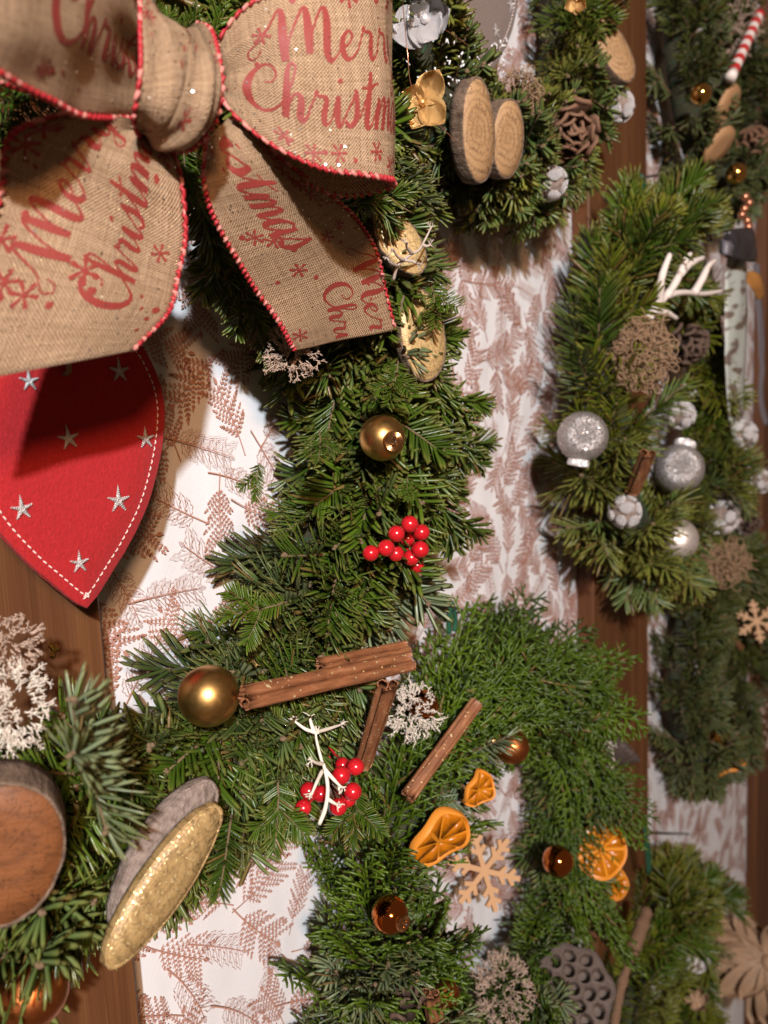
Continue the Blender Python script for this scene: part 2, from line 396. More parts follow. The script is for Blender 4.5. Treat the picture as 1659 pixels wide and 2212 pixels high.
# ------------------------------------------------------------------ the wall: boards and printed cloth
ZB, ZT = -1.15, 0.95
bw = MB(); bw.box((0.9, 0.016, -0.1), (2.6, 0.02, 2.3)); o = obj('wall', bw.mesh('wall', WALLM, False)); tag(o, kind='structure')
def board(x0, x1, label):
    mb = MB(); n = 24; b = 0.0012
    prof = [(x0, 0.0), (x0, -0.016+b), (x0+b, -0.016), (x1-b, -0.016), (x1, -0.016+b), (x1, 0.0)]
    V = []; F = []
    for k in range(n+1):
        z = ZB+(ZT-ZB)*k/n
        for (x, y) in prof: V.append((x+0.0008*noise.noise((x*9, z*3, 1)), y, z))
    p = len(prof)
    for k in range(n):
        for j in range(p-1): F.append((k*p+j, k*p+j+1, (k+1)*p+j+1, (k+1)*p+j))
    F.append(tuple(range(p))[::-1]); F.append(tuple(n*p+j for j in range(p)))
    mb.add(V, F); org = Vector(((x0+x1)/2, 0, 0)); mb.shift(org)
    o = obj('wooden_board', mb.mesh('wooden_board', PLANK, False), None, Matrix.Translation(org))
    return tag(o, label, 'board', 'upright boards of the display wall')
board(0.031, 0.1735, 'upright brown board at the left, behind the red felt heart')
board(0.6795, 0.822, 'upright brown board running behind the silver-ball wreath')
board(1.323, 1.466, 'farthest upright brown board, just showing at the right edge of the picture')

def fern_mesh(seed, style):
    R_ = random.Random(seed); mb = MB()
    bend = R_.uniform(-0.5, 0.5)
    def spine(t): return Vector((bend*0.35*t*t, 0, t)), Vector((bend*0.7*t, 0, 1)).normalized()
    def strip(P, w0, w1, mi):
        V = []; F = []
        for i, p in enumerate(P):
            d = (P[min(i+1, len(P)-1)]-P[max(i-1, 0)]).normalized(); q = Vector((d.z, 0, -d.x)); wd = w0+(w1-w0)*i/(len(P)-1)
            V += [p+q*wd, p-q*wd]
        for i in range(len(P)-1): F.append((2*i, 2*i+1, 2*i+3, 2*i+2))
        y = -0.00006*(mi == 0); mb.add([Vector((a.x, a.y+y, a.z)) for a in V], F, mi)
    def leaf(p, d, L, W, outline):
        q = Vector((d.z, 0, -d.x)); n = 7
        prof = [math.sin(PI*min(1, (i/n)**0.8*0.97+0.03))*(1+(0.28*math.sin(i*2.7) if outline else 0)) for i in range(n+1)]
        c = [p+d*(L*i/n) for i in range(n+1)]
        if not outline:
            V = [p]+[c[i]+q*W*prof[i] for i in range(1, n)]+[c[n]]+[c[i]-q*W*prof[i] for i in range(n-1, 0, -1)]
            mb.add(V, [tuple(range(len(V)))], 0)
        else:
            V = [p]+[c[i]+q*W*prof[i] for i in range(1, n)]+[c[n]]+[c[i]-q*W*prof[i] for i in range(n-1, 0, -1)]
            cc = p+d*L*0.5; k = len(V)
            I = []
            for a in V:
                e = (cc-a); I.append(a+e*min(0.45, 0.0085/max(e.length, 1e-4)))
            mb.add(V+I, [(j, (j+1) % k, k+(j+1) % k, k+j) for j in range(k)], 0)
            strip([p+d*L*0.05, p+d*L*0.8], 0.004, 0.002, 0)
    strip([spine(i/12)[0] for i in range(-2, 13)], 0.010, 0.004, 0)
    nb = 7 if style else 8
    for i in range(nb):
        t = 0.14+0.82*i/nb+R_.uniform(-.015, .015); p, d = spine(t)
        for s in (-1, 1):
            a = s*R_.uniform(0.72, 0.95); dd = Vector((d.x*math.cos(a)+d.z*math.sin(a), 0, -d.x*math.sin(a)+d.z*math.cos(a)))
            env = math.sin(PI*min(1, 0.28+0.72*(1-t)))**0.8 if t > 0.3 else 0.55+1.1*t
            if style == 0:
                L = 0.40*env*R_.uniform(.85, 1.1); q = p+Vector((0, 0, s*0.015))
                strip([q, q+dd*L*0.5, q+dd*L], 0.0045, 0.0025, 0)
                m_ = max(2, int(L/0.062))
                for j in range(m_):
                    for s2 in (-1, 1):
                        b = s2*0.75; de = Vector((dd.x*math.cos(b)+dd.z*math.sin(b), 0, -dd.x*math.sin(b)+dd.z*math.cos(b)))
                        leaf(q+dd*(L*(j+0.35)/m_), de, 0.072*(1-0.45*j/m_)*R_.uniform(.8, 1.1), 0.0118, False)
                leaf(q+dd*L*0.96, dd, 0.07, 0.018, False)
            else:
                leaf(p+Vector((0, 0, s*0.02)), dd, 0.36*env*R_.uniform(.85, 1.1), 0.062, True)
    leaf(spine(0.97)[0], spine(1)[1], 0.13, 0.03, style == 1)
    return mb.mesh('printed_fern', [INK, INKL], False)
FERNS = [fern_mesh(s, st) for s, st in ((1, 0), (2, 1), (3, 0), (4, 0), (5, 1), (6, 0), (7, 0), (8, 0), (9, 0))]
def cloth(x0, x1, label, limit):
    mb = MB(); nx, nz = 30, 60; V = []; F = []
    for j in range(nz+1):
        for i in range(nx+1):
            V.append((x0+(x1-x0)*i/nx, 0.002, ZB+(ZT-ZB)*j/nz))
    for j in range(nz):
        for i in range(nx):
            a = j*(nx+1)+i; F.append((a, a+1, a+nx+2, a+nx+1))
    mb.add(V, F); org = Vector(((x0+x1)/2, 0, 0)); mb.shift(org)
    o = obj('printed_cloth', mb.mesh('printed_cloth', FABRIC), None, Matrix.Translation(org))
    tag(o, label, 'cloth', 'printed cloth panels between the boards')
    R_ = random.Random(int(x0*1000)); pts = []; tries = 0
    while len(pts) < limit and tries < 40000:
        tries += 1
        x = R_.uniform(x0+0.006, x1-0.008); z = R_.uniform(*FZ)
        px, py = proj(Vector((x, 0, z)))
        if not (-90 < px < 1750 and -120 < py < 2330): continue
        pts.sort(key=lambda q: q[0]) if False else None
        if all((x-a)**2+(z-b)**2 > 0.0222**2 for a, b in pts): pts.append((x, z))
    ex = MB()
    for k, (x, z) in enumerate(pts):
        s = R_.uniform(0.031, 0.042); ang = R_.choice((0.5, -0.5, 2.4, -2.4, 0.9, -1.1, 3.0, 1.7))+R_.uniform(-.3, .3)
        dx, dz = math.sin(ang), math.cos(ang)
        M_ = Matrix.Translation((x-org.x-dx*s*0.5, 0.0012-0.00022*(k % 8), z-dz*s*0.5)) @ Matrix.Rotation(ang, 4, 'Y') @ Matrix.Diagonal((s, 1, s, 1))
        fm = FERNS[R_.randrange(9)]
        if k < 300: obj('printed_fern', fm, o, M_)
        else: ex.add([M_ @ v.co for v in fm.vertices], [tuple(q.vertices) for q in fm.polygons]); ex.mi[-len(fm.polygons):] = [q.material_index for q in fm.polygons]
    if ex.v: q = obj('printed_fern', ex.mesh('printed_fern', [INK, INKL], False), o); q['kind'] = 'stuff'
FZ = (-0.42, 0.40)
cloth(0.150, 0.700, 'white cloth printed with brown ferns behind the wreath with the bow', 1100)
FZ = (-0.85, 0.55)
cloth(0.800, 1.345, 'white fern-printed cloth seen at a slant right of the middle board', 600)

# ------------------------------------------------------------------ evergreen twigs
def needle(mb, p, d, up, L, W, R_, curve=0.12, th=0.35):
    d = d.normalized(); wv = d.cross(up)
    if wv.length < 1e-4: wv = d.orthogonal()
    wv.normalize(); nn = wv.cross(d)
    prof = ((0, .35), (.16, .8), (.55, 1.0), (.86, .92), (1.0, .38))
    V = []; C = []; r = R_.random()
    for t, wd in prof:
        c = p+d*(L*t)+nn*(L*curve*t*t); hw = W*wd*0.5
        V += [c-wv*hw, c+nn*(hw*th), c+wv*hw, c-nn*(hw*th)]
        C += [(r, .1, t, 1), (r, 0, t, 1), (r, .1, t, 1), (r, 1, t, 1)]
    F = []
    for i in range(len(prof)-1):
        for k in range(4): F.append((i*4+k, (i+1)*4+k, (i+1)*4+(k+1) % 4, i*4+(k+1) % 4))
    e = (len(prof)-1)*4; F.append((e, e+1, e+2, e+3))
    mb.add(V, F, 0, C)
def fir_twig(seed, L=0.075, nl=0.021, nw=0.0021, n=95, flat=0.7, branch=True, ang=(62, 30), bendz=0.0):
    R_ = random.Random(seed); st = MB(); nd = MB()
    def limb(p0, d0, L, n, r0, k):
        side = d0.cross(Vector((0, 0, 1))).normalized(); P = []
        b1, b2 = R_.uniform(-.12, .12), R_.uniform(-.05, .12)+bendz
        for i in range(7):
            t = i/6; P.append(p0+d0*(L*t)+side*(L*b1*t*t)+Vector((0, 0, 1))*(L*b2*t*t))
        st.tube(P, [r0*(1-.55*i/6) for i in range(7)], 5)
        e = P[-1]; dl = (P[-1]-P[-2]).normalized()
        for q in range(3): st.sphere(e+dl*.0008+rv(.0009), .0011, 6, 4, sc3=(1, 1, 1.3))
        for i in range(n):
            t = 0.03+0.97*((i+R_.random())/n)
            f = min(5.999, t*6); a = int(f); p = P[a].lerp(P[a+1], f-a); ax = (P[a+1]-P[a]).normalized()
            sd = ax.cross(Vector((0, 0, 1))).normalized(); upv = sd.cross(ax)
            s = 1 if i % 2 else -1
            if R_.random() < flat: phi = s*math.radians(R_.gauss(78, 16))
            else: phi = s*math.radians(R_.uniform(0, 60))
            rad = upv*math.cos(phi)+sd*math.sin(phi)
            al = math.radians(ang[0]+(ang[1]-ang[0])*t**1.6+R_.uniform(-6, 6))
            d = ax*math.cos(al)+rad*math.sin(al)
            ln = nl*R_.uniform(.78, 1.06)*(1-.30*max(0, t-.7)/.3)*(0.8+0.2*min(1, t*6))
            needle(nd, p, d, (upv*0.9+rad*0.5+rv(.25)).normalized(), ln, nw*R_.uniform(.88, 1.1), R_, R_.uniform(-.02, .16))
    limb(Vector((0, 0, 0)), Vector((1, 0, 0)), L, n, .0013, 0)
    if branch:
        for s in (-1, 1):
            if R_.random() < .75:
                a = s*math.radians(R_.uniform(35, 55)); limb(Vector((L*R_.uniform(.3, .55), 0, 0)), Vector((math.cos(a), math.sin(a), .05)), L*R_.uniform(.42, .6), int(n*.5), .0009, 1)
    return st, nd
def two(seed, mat, **kw):
    st, nd = fir_twig(seed, **kw); return st.mesh('fir_twig', STEM), nd.mesh('needles', mat)
def one(seed, mat, **kw):
    st, nd = fir_twig(seed, **kw); b = len(nd.v)
    nd.add(st.v, st.f, 1); return nd.mesh('fir_twig', [mat, STEM])
def cypress(seed, mat, L=0.085):
    R_ = random.Random(seed); mb = MB()
    def rod(P, r0, r1, r): 
        n = len(P); mb.tube(P, [r0+(r1-r0)*i/(n-1) for i in range(n)], 4, 0, (r, 0, 0.8 if r1 < .0005 else .3, 1))
    ax = Vector((1, 0, 0)); rod([Vector((L*i/5, 0, .1*L*(i/5)**2)) for i in range(6)], .0011, .0006, .5)
    nb = 15
    for i in range(nb):
        t = .08+.9*i/nb; s = 1 if i % 2 else -1; p = Vector((L*t, 0, .1*L*t*t)); a = s*math.radians(R_.uniform(36, 50))
        d = Vector((math.cos(a), math.sin(a), R_.uniform(-.12, .22))); bl = L*(.42*(1-t)+.13)*R_.uniform(.85, 1.15)
        rod([p, p+d*bl*.5, p+d*bl+Vector((0, 0, bl*.12))], .0011, .0006, R_.random())
        k = max(3, int(bl/.0050))
        for j in range(k):
            u = .12+.85*j/k; q = p+d*bl*u+Vector((0, 0, bl*.12*u*u)); s2 = 1 if j % 2 else -1; b = a+s2*math.radians(R_.uniform(32, 48))
            e = Vector((math.cos(b), math.sin(b), R_.uniform(-.2, .35))); sl = (.0085*(1-u)+.004)*R_.uniform(.8, 1.2)
            rod([q, q+e*sl*.6, q+e*sl+Vector((0, 0, sl*.1))], .0010, .0006, R_.random())
    return mb.mesh('cypress_twig', mat)

FT = [two(100+i, FIR, L=.062+.006*(i % 3), n=70, nl=.0205, nw=.0026, flat=.84) for i in range(9)]
FU = [two(140+i, FIRB, L=.058, n=72, nl=.022, nw=.0026, flat=.5) for i in range(3)]
TW_UP = [one(200+i, FIRL if i % 3 == 0 else FIR, L=.058, n=58, nl=.0175, nw=.0027, flat=.6) for i in range(7)]
TW_SI = [one(220+i, FIRL if i < 5 else FIR, L=.070, n=62, nl=.029, nw=.0026, flat=.55, branch=(i % 2 == 0)) for i in range(8)]
TW_OR = [cypress(240+i, THUJA) for i in range(7)]
TW_ORF = [one(250+i, FIRB, L=.055, n=60, nl=.021, nw=.0026, flat=.5) for i in range(3)]
TW_FAR = [one(260+i, FARG, L=.06, n=55, nl=.022, nw=.003, flat=.5) for i in range(5)]

def base_ring(root, R, r, h0):
    mb = MB(); V = []; F = []; A, B = 72, 14
    for i in range(A):
        a = 2*PI*i/A
        for j in range(B):
            b = 2*PI*j/B; rr = r*(1+.12*noise.noise((math.cos(a)*4, math.sin(a)*4, b)))
            V.append(((R+rr*math.cos(b))*math.cos(a), -h0+rr*math.sin(b), (R+rr*math.cos(b))*math.sin(a)))
    for i in range(A):
        for j in range(B): F.append((i*B+j, ((i+1) % A)*B+j, ((i+1) % A)*B+(j+1) % B, i*B+(j+1) % B))
    mb.add(V, F); part('base_ring', mb, BASE, root)
    wv = MB()
    P = []
    for i in range(420):
        a = 2*PI*i/420; b = 2*PI*i/420*46
        P.append(((R+r*1.04*math.cos(b))*math.cos(a), -h0+r*1.04*math.sin(b), (R+r*1.04*math.cos(b))*math.sin(a)))
    wv.tube(P, .0004, 4); part('binding_wire', wv, WIRE, root)
def put_twig(root, src, M_):
    if isinstance(src, tuple):
        a = obj('fir_twig', src[0], root, M_); b = obj('needles', src[1], a); b['kind'] = 'stuff'; return a
    return obj(src.name.split('.')[0], src, root, M_)
CLEAR = [ (300,1400,105,125,-1),(400,1120,140,170,-1),  # (px, py, rx, ry, h): twigs leave the face of an ornament free
 (826,946,52,50,.088),(451,1500,62,58,.080),(865,1180,90,70,.092),(710,1710,100,90,.094),(700,1470,190,40,.094),(835,1490,50,60,.10),(808,1580,50,95,.078),(360,1880,110,190,.09),(20,1840,185,200,.088),
 (918,722,50,100,.08),(870,520,60,70,.08),(632,770,60,60,.07),(890,1540,60,70,.066),(690,1640,60,120,.10),(30,1480,90,140,.07),
 (1034,285,50,110,.078),(1095,300,45,80,.08),(912,222,70,65,.074),(1236,288,75,75,.07),(1190,396,40,40,.068),(1336,231,38,38,.062),(918,40,75,70,.075),(1330,108,50,65,.07),(1120,205,50,50,.06),(1060,60,55,100,.045),
 (1259,943,55,55,.08),(1466,1012,55,55,.078),(1461,1165,48,48,.08),(1350,1106,40,40,.074),(1556,1117,42,42,.072),(1470,897,36,36,.07),(1384,1018,50,62,.08),(1388,765,90,105,.085),(1480,610,105,100,.092),(1492,745,55,55,.066),(1595,740,48,280,.07),(1602,940,36,36,.066),(1560,1215,60,50,.07),
 (955,1620,95,110,.072),(1106,1612,42,42,.07),(842,1976,45,45,.075),(1205,1860,36,36,.066),(1298,1834,60,56,.07),(1321,1906,40,36,.06),(945,1815,66,60,.07),(1032,1706,42,38,.068),(966,2146,28,28,.07),(915,1522,34,34,.06),(1086,2142,62,82,.07),(1246,2125,85,85,.07),(1352,1625,60,60,.06),(1220,1580,60,24,.06),(878,2160,50,60,.07),(1042,1882,80,85,.03),(1313,1521,18,18,.06),(942,2190,28,60,.066),
 (1514,203,26,26,.066),(1590,375,26,26,.066),(1565,285,34,90,.066),(1605,80,60,110,.064),(1628,302,42,42,.06),(1634,1342,48,52,.066),(1548,1585,30,30,.062),(1570,1656,44,34,.06),(1648,1560,34,64,.06),(1498,2062,40,40,.07),(1610,2080,90,140,.07),(1510,2172,46,46,.07)]
def blocked(P):
    x, y = proj(P); hh = -P.y
    for a, b, rx, ry, h in CLEAR:
        if ((x-a)/rx)**2+((y-b)/ry)**2 < 1.0 and hh > h-.016: return True
    return False
def wreath(label, cx, cz, R, r, sets, n, seed, h0=None, splay=(.2, .7), scale=1.0, arc=None, lift=0.0):
    """sets: list of (weight, list of twig meshes); ring angle 0 = right, clockwise growth"""
    R_ = random.Random(seed); h0 = h0 or r+.003
    root = thing('wreath', label, 'wreath', Vector((cx, 0, cz)), 'evergreen wreaths hanging on the wall')
    base_ring(root, R, r*(.80 if n in (272, 190, 170) else .5), h0)
    for k in range(n):
      for attempt in range(9):
        th = 2*PI*(k+R_.random())/n*1.0 if arc is None else arc[0]+(arc[1]-arc[0])*(k+R_.random())/n
        ph = math.radians((-78, -40, 10, 60, 105, -15, 35)[k % 7]+R_.uniform(-24, 24))
        rad = Vector((math.cos(th), 0, math.sin(th))); fr = Vector((0, -1, 0)); tan = Vector((math.sin(th), 0, -math.cos(th)))
        nm = rad*math.sin(ph)+fr*math.cos(ph)
        d = (tan+nm*R_.uniform(*splay)+Vector((R_.uniform(-.3, .3), R_.uniform(-.1, .1), R_.uniform(-.3, .3)))).normalized()
        p = rad*R+Vector((0, -h0, 0))+nm*(r*R_.uniform(.70, 1.0)+lift)-d*(.022*scale)
        if p.y > -.012: p.y = -.012
        if d.y > .12: d.y = .12; d.normalize()
        y = nm.cross(d)
        if y.length < .05: y = tan.cross(rad)
        y.normalize(); z = d.cross(y)
        q = Quaternion(d, R_.uniform(-.45, .45)); y = q @ y; z = q @ z
        s = scale*R_.uniform(.85, 1.12)
        M_ = Matrix.Translation(p) @ Matrix((d*s, y*s, z*s)).transposed().to_4x4()
        base = root.location+p
        if any(blocked(base+d*(q_*s)) for q_ in (.02, .045, .065, .085)): continue
        tot = R_.random(); src = None
        for wgt, lst in sets:
            tot -= wgt
            if tot <= 0: src = R_.choice(lst); break
        put_twig(root, src or sets[-1][1][0], M_)
        break
    return root
def hero(root, src, a, b, roll=0.0, up=None):
    """a twig from picture point a to b (px, py, h)"""
    A = at(*a); B = at(*b); d = (B-A); L = d.length; d.normalize(); up = up or toward(A)
    y = up.cross(d).normalized(); z = d.cross(y); q = Quaternion(d, roll); y = q @ y; z = q @ z
    s = L/.075
    put_twig(root, src, Matrix.Translation(A-root.location) @ Matrix((d*s, y*s, z*s)).transposed().to_4x4())

W_MAIN = wreath('large fir wreath with the burlap bow, red berries and cinnamon sticks', .153, .026, .182, .031, [(.8, FT), (.2, FU)], 272, 11, splay=(.1, .55))
W_UP = wreath('fir wreath at the top with the grey felt heart in its middle', .478, .300, .135, .028, [(1, TW_UP)], 170, 12, splay=(.3, 1.0), scale=.9)
W_OR = wreath('green cypress wreath with orange slices and a wooden snowflake', .450, -.334, .132, .025, [(.74, TW_OR), (.26, TW_ORF)], 270, 13, splay=(.2, .95), scale=.92, h0=.036)
W_SI = wreath('light green fir wreath with silver balls and white antlers', .752, .000, .142, .026, [(1, TW_SI)], 190, 14, splay=(.3, 1.1), scale=.95, h0=.056)
W_TR = wreath('dark wreath in the upper right corner with a striped candy cane', 1.000, .385, .130, .028, [(1, TW_FAR)], 120, 15, splay=(.3, 1.0), scale=.9)
W_MR = wreath('dark wreath at the right edge below the silver-ball wreath', 1.010, -.340, .125, .028, [(1, TW_FAR)], 120, 16, splay=(.3, 1.0), scale=.9)
W_BR = wreath('wreath in the lower right corner with the corn husk flower', .825, -.715, .130, .030, [(.6, TW_SI), (.4, TW_UP)], 130, 17, splay=(.3, 1.0), scale=.9)

# ------------------------------------------------------------------ ribbon bow
K = 0.529                                  # picture points of the bow were read on an enlarged crop
def rung(a, b, h, mid=None, hb=None):
    A = at(a[0]*K, a[1]*K, h); B = at(b[0]*K, b[1]*K, hb if hb is not None else h)
    return A, B, mid
class Ribbon:
    def __init__(s, rungs, W=0.063, bulge=0.0, nu=10, nv=22, pl=.0016, cr=0.0):
        """rungs: (bottom edge point, top edge point) pairs from one end to the other"""
        s.W = W; s.pl = pl; s.cr = cr; A = catmull([r[0] for r in rungs], nu); B = catmull([r[1] for r in rungs], nu)
        s.bul = catmull([Vector((r[2] or 0, 0, 0)) for r in rungs], nu)
        s.A, s.B = A, B; s.N = len(A); s.L = [0]
        for i in range(1, s.N):
            s.L.append(s.L[-1]+(((A[i]+B[i])-(A[i-1]+B[i-1]))/2).length)
        s.nv = nv; s.sign = 1
        k = s.N//3; n = s.normal(s.L[k], W/2)
        if n.dot(EYE-s.raw(s.L[k], W/2)) < 0: s.sign = -1
    def idx(s, u):
        u = max(0, min(s.L[-1]-1e-6, u)); lo, hi = 0, s.N-1
        while hi-lo > 1:
            md = (lo+hi)//2
            if s.L[md] <= u: lo = md
            else: hi = md
        return lo, (u-s.L[lo])/max(1e-9, s.L[hi]-s.L[lo])
    def raw(s, u, v):
        i, f = s.idx(u); j = min(i+1, s.N-1); t = max(-.02, min(1.02, v/s.W))
        a = s.A[i].lerp(s.A[j], f); b = s.B[i].lerp(s.B[j], f); p = a.lerp(b, t)
        bu = s.bul[i].x*(1-f)+s.bul[j].x*f
        T = ((s.A[j]+s.B[j])-(s.A[i]+s.B[i])); n = T.cross(b-a)
        if n.length > 1e-9:
            n.normalize()
            if s.sign < 0: n = -n
            p = p+n*(bu*math.sin(PI*max(0, min(1, t)))+0.0012*noise.noise((u*45, v*45, s.L[-1]*50))+0.0006*math.sin(t*9+u*60)+s.pl*math.exp(-u/.022)*min(1, u/.004)*math.sin(t*17+1.0)*math.sin(PI*max(0, min(1, t)))+s.cr*math.sin(t*15+u*30+2*noise.noise((u*60, t*3, 4)))*min(1, 6*t, 6-6*t))
        return p
    def normal(s, u, v):
        e = .0008; a = s.raw(u+e, v)-s.raw(u-e, v); b = s.raw(u, v+e)-s.raw(u, v-e); n = a.cross(b)
        return n.normalized() if n.length > 1e-12 else Vector((0, -1, 0))
    def P(s, u, v, lift=0.0): return s.raw(u, v)+s.normal(u, v)*(s.sign*lift)
    def mesh(s, name, mat, org):
        mb = MB(); V = []; F = []; uv = []; nv = s.nv
        for i in range(s.N):
            for j in range(nv+1):
                V.append(s.raw(s.L[i] if i < s.N-1 else s.L[-1]-1e-6, s.W*j/nv)-org); uv.append((s.L[i]*1000, s.W*1000*j/nv))
        for i in range(s.N-1):
            for j in range(nv): F.append((i*(nv+1)+j, (i+1)*(nv+1)+j, (i+1)*(nv+1)+j+1, i*(nv+1)+j+1))
        mb.add(V, F); mb.uv = uv; return mb.mesh(name, mat)
GLY = {
 'M': ([[(-.5,.55,.03),(-.62,.25,.03),(-.9,.2,.035),(-1.0,.55,.035),(-.75,.75,.03),(-.45,.95,.035),(-.15,1.5,.045),(.1,2.0,.06),(.25,1.85,.11),(.3,1.0,.15),(.4,.0,.13)],
        [(.4,.05,.05),(.55,.9,.04),(.85,1.7,.05),(1.02,1.95,.07),(1.12,1.7,.12),(1.16,.9,.15),(1.2,.25,.11)],
        [(1.18,.4,.05),(1.32,1.1,.04),(1.6,1.75,.05),(1.78,1.85,.08),(1.84,1.4,.13),(1.82,.4,.14),(1.95,.0,.09),(2.15,.1,.045),(2.4,.42,.035)]], 2.35),
 'e': ([[(0,.42,.04),(.33,.55,.04),(.48,.82,.045),(.35,1.0,.05),(.12,.8,.09),(.08,.4,.115),(.25,.06,.09),(.5,.1,.05),(.78,.42,.035)]], .76),
 'r': ([[(0,.42,.035),(.18,.9,.04),(.25,1.15,.05),(.32,.98,.05),(.5,.98,.06),(.62,.85,.09),(.56,.4,.115),(.6,.06,.08),(.8,.15,.04),(.95,.42,.035)]], .92),
 'y': ([[(0,.42,.035),(.15,.97,.06),(.2,.5,.11),(.35,.08,.07),(.6,.4,.05),(.74,.97,.08),(.7,.0,.12),(.58,-.75,.09),(.32,-1.0,.045),(.12,-.8,.035),(.4,-.3,.035),(1.0,.3,.035)]], 1.0),
 'C': ([[(.85,1.3,.035),(1.1,1.35,.035),(1.25,1.65,.04),(1.1,2.0,.045),(.8,2.08,.06),(.4,1.75,.11),(.2,1.0,.15),(.35,.28,.14),(.75,.0,.09),(1.15,.2,.05),(1.42,.5,.035)]], 1.38),
 'h': ([[(0,.42,.035),(.35,1.2,.04),(.52,1.9,.04),(.4,2.12,.05),(.26,1.85,.08),(.22,.8,.13),(.18,0,.12)],
        [(.2,.1,.04),(.4,.8,.04),(.6,1.0,.06),(.72,.75,.11),(.68,.2,.12),(.8,.02,.07),(1.0,.4,.035)]], .96),
 'i': ([[(0,.42,.035),(.15,.97,.08),(.18,.3,.12),(.3,.02,.07),(.54,.42,.035)], [(.2,1.42,.05),(.22,1.50,.10),(.24,1.58,.05)]], .52),
 's': ([[(0,.42,.035),(.28,.95,.05),(.34,1.18,.06),(.42,.8,.1),(.46,.32,.12),(.22,.04,.08),(.0,.22,.06)], [(.3,.06,.04),(.66,.42,.035)]], .64),
 't': ([[(0,.42,.035),(.25,1.2,.05),(.32,1.8,.07),(.29,.9,.12),(.3,.2,.12),(.45,.02,.06),(.68,.42,.035)], [(-.05,1.28,.04),(.3,1.28,.05),(.7,1.48,.04)]], .66),
 'm': ([[(0,.42,.035),(.15,.97,.06),(.15,.4,.11),(.13,0,.11)], [(.13,.1,.04),(.35,.9,.05),(.5,.97,.08),(.56,.4,.12),(.53,0,.11)],
        [(.53,.1,.04),(.72,.85,.045),(.9,1.0,.08),(.97,.5,.12),(1.02,.08,.08),(1.27,.42,.035)]], 1.25),
 'a': ([[(.6,.88,.05),(.35,1.0,.06),(.1,.6,.12),(.15,.12,.11),(.35,.04,.06),(.6,.6,.05),(.66,.97,.07),(.64,.3,.12),(.78,.02,.07),(1.0,.42,.035)]], .97)}
class Print:
    def __init__(s, rib): s.r = rib; s.mb = MB(); s.k = 0; s.pieces = []
    def flush(s, name):
        if s.mb.v: s.pieces.append((name, s.mb))
        s.mb = MB()
    def stroke(s, pts, f):
        s.k += 1; C = catmull([Vector(p) for p in pts], 7); V = []; F = []; lift = .00038+.000012*(s.k % 9)
        for i, c in enumerate(C):
            d = C[min(i+1, len(C)-1)]-C[max(i-1, 0)]; q = Vector((-d.y, d.x)); q = q.normalized() if q.length > 1e-9 else Vector((0, 1))
            for g in (-1, 0, 1):
                x, y = c.x+q.x*g*c.z, c.y+q.y*g*c.z; u, v = f(x, y); V.append(s.r.P(u, v, lift))
        for i in range(len(C)-1):
            for g in (0, 1): F.append((3*i+g, 3*i+g+1, 3*i+4+g, 3*i+3+g))
        s.mb.add(V, F)
    def text(s, txt, u0, v0, unit, sx=1, sy=1, skew=0.0, rot=0.0, umax=None):
        x0 = 0
        def f(x, y):
            X, Y = (x+skew*y)*unit, y*unit; X, Y = X*math.cos(rot)-Y*math.sin(rot), X*math.sin(rot)+Y*math.cos(rot)
            return u0+sx*X, v0+sy*Y
        for ch in txt:
            st, adv = GLY[ch]
            for q in st:
                uv = [f(x0+p[0], p[1]) for p in q]
                if all(0.0015 < a < s.r.L[-1]-.0015 and 0.001 < b < s.r.W-.001 for a, b in uv): s.stroke([(x0+p[0], p[1], p[2]*1.05) for p in q], f)
                else:
                    qq = [(x0+p[0], p[1], p[2]) for p, (a, b) in zip(q, uv) if 0.0015 < a < s.r.L[-1]-.0015 and 0.001 < b < s.r.W-.001]
                    if len(qq) > 2: s.stroke(qq, f)
            x0 += adv; s.flush('printed_letter')
    def flake(s, u, v, r):
        if not (r < u < s.r.L[-1]-r and r < v < s.r.W-r): return
        a0 = random.random()
        for k in range(6):
            a = a0+k*PI/3; c, d = math.cos(a), math.sin(a)
            s.stroke([(r*.12*c, r*.12*d, r*.06), (r*.55*c, r*.55*d, r*.13), (r*c, r*d, r*.17)], lambda x, y: (u+x, v+y))
        s.dot(u, v, r*.22, 'printed_snowflake')
    def dot(s, u, v, r, nm='printed_dot'):
        s.k += 1; V = [s.r.P(u, v, .0005)]+[s.r.P(u+r*math.cos(a*PI/5), v+r*math.sin(a*PI/5), .00042) for a in range(10)]
        s.mb.add(V, [(0, 1+a, 1+(a+1) % 10) for a in range(10)]); s.flush(nm)
    def scatter(s, n, seed, vlo, vhi):
        R_ = random.Random(seed)
        for i in range(n):
            u = R_.uniform(.005, s.r.L[-1]-.005); v = R_.uniform(*(vlo if R_.random() < .5 else vhi))
            (s.flake(u, v, R_.uniform(.0028, .0042)) if i % 3 == 0 else s.dot(u, v, R_.uniform(.0007, .0014)))
def stitching(rib, edge, org, u0=0.0, u1=None):
    mr = MB(); u1 = u1 or rib.L[-1]; u = u0+.001; W = rib.W; i = 0
    while u < u1-.002:
        s = 1 if edge else -1; e = W if edge else 0.0
        a = rib.P(u, e-s*.0016, .0005); b = rib.P(u+.0016, e+s*.0002, .0006); c = rib.P(u+.0026, e-s*.0005, -.0009)
        q = rib.P(u+.0004, e-s*.0007, .0011)
        mr.tube([a-org, q-org, b-org, c-org], [.00045, .00075, .0007, .0004], 6, 0 if (i*7) % 13 > 3 else 1)
        d0 = rib.P(u-.0014, e-s*.0004, .0005); d1 = rib.P(u+.0020, e-s*.0003, .0004)
        mr.tube([d0-org, d1-org], .00042, 5, 1 if i % 3 == 0 else 0)
        u += .0029+random.uniform(-.0003, .0003); i += 1
    return mr.mesh('edge_stitching', [CORD, CORDW])
BOW0 = at(380, 200, .09)
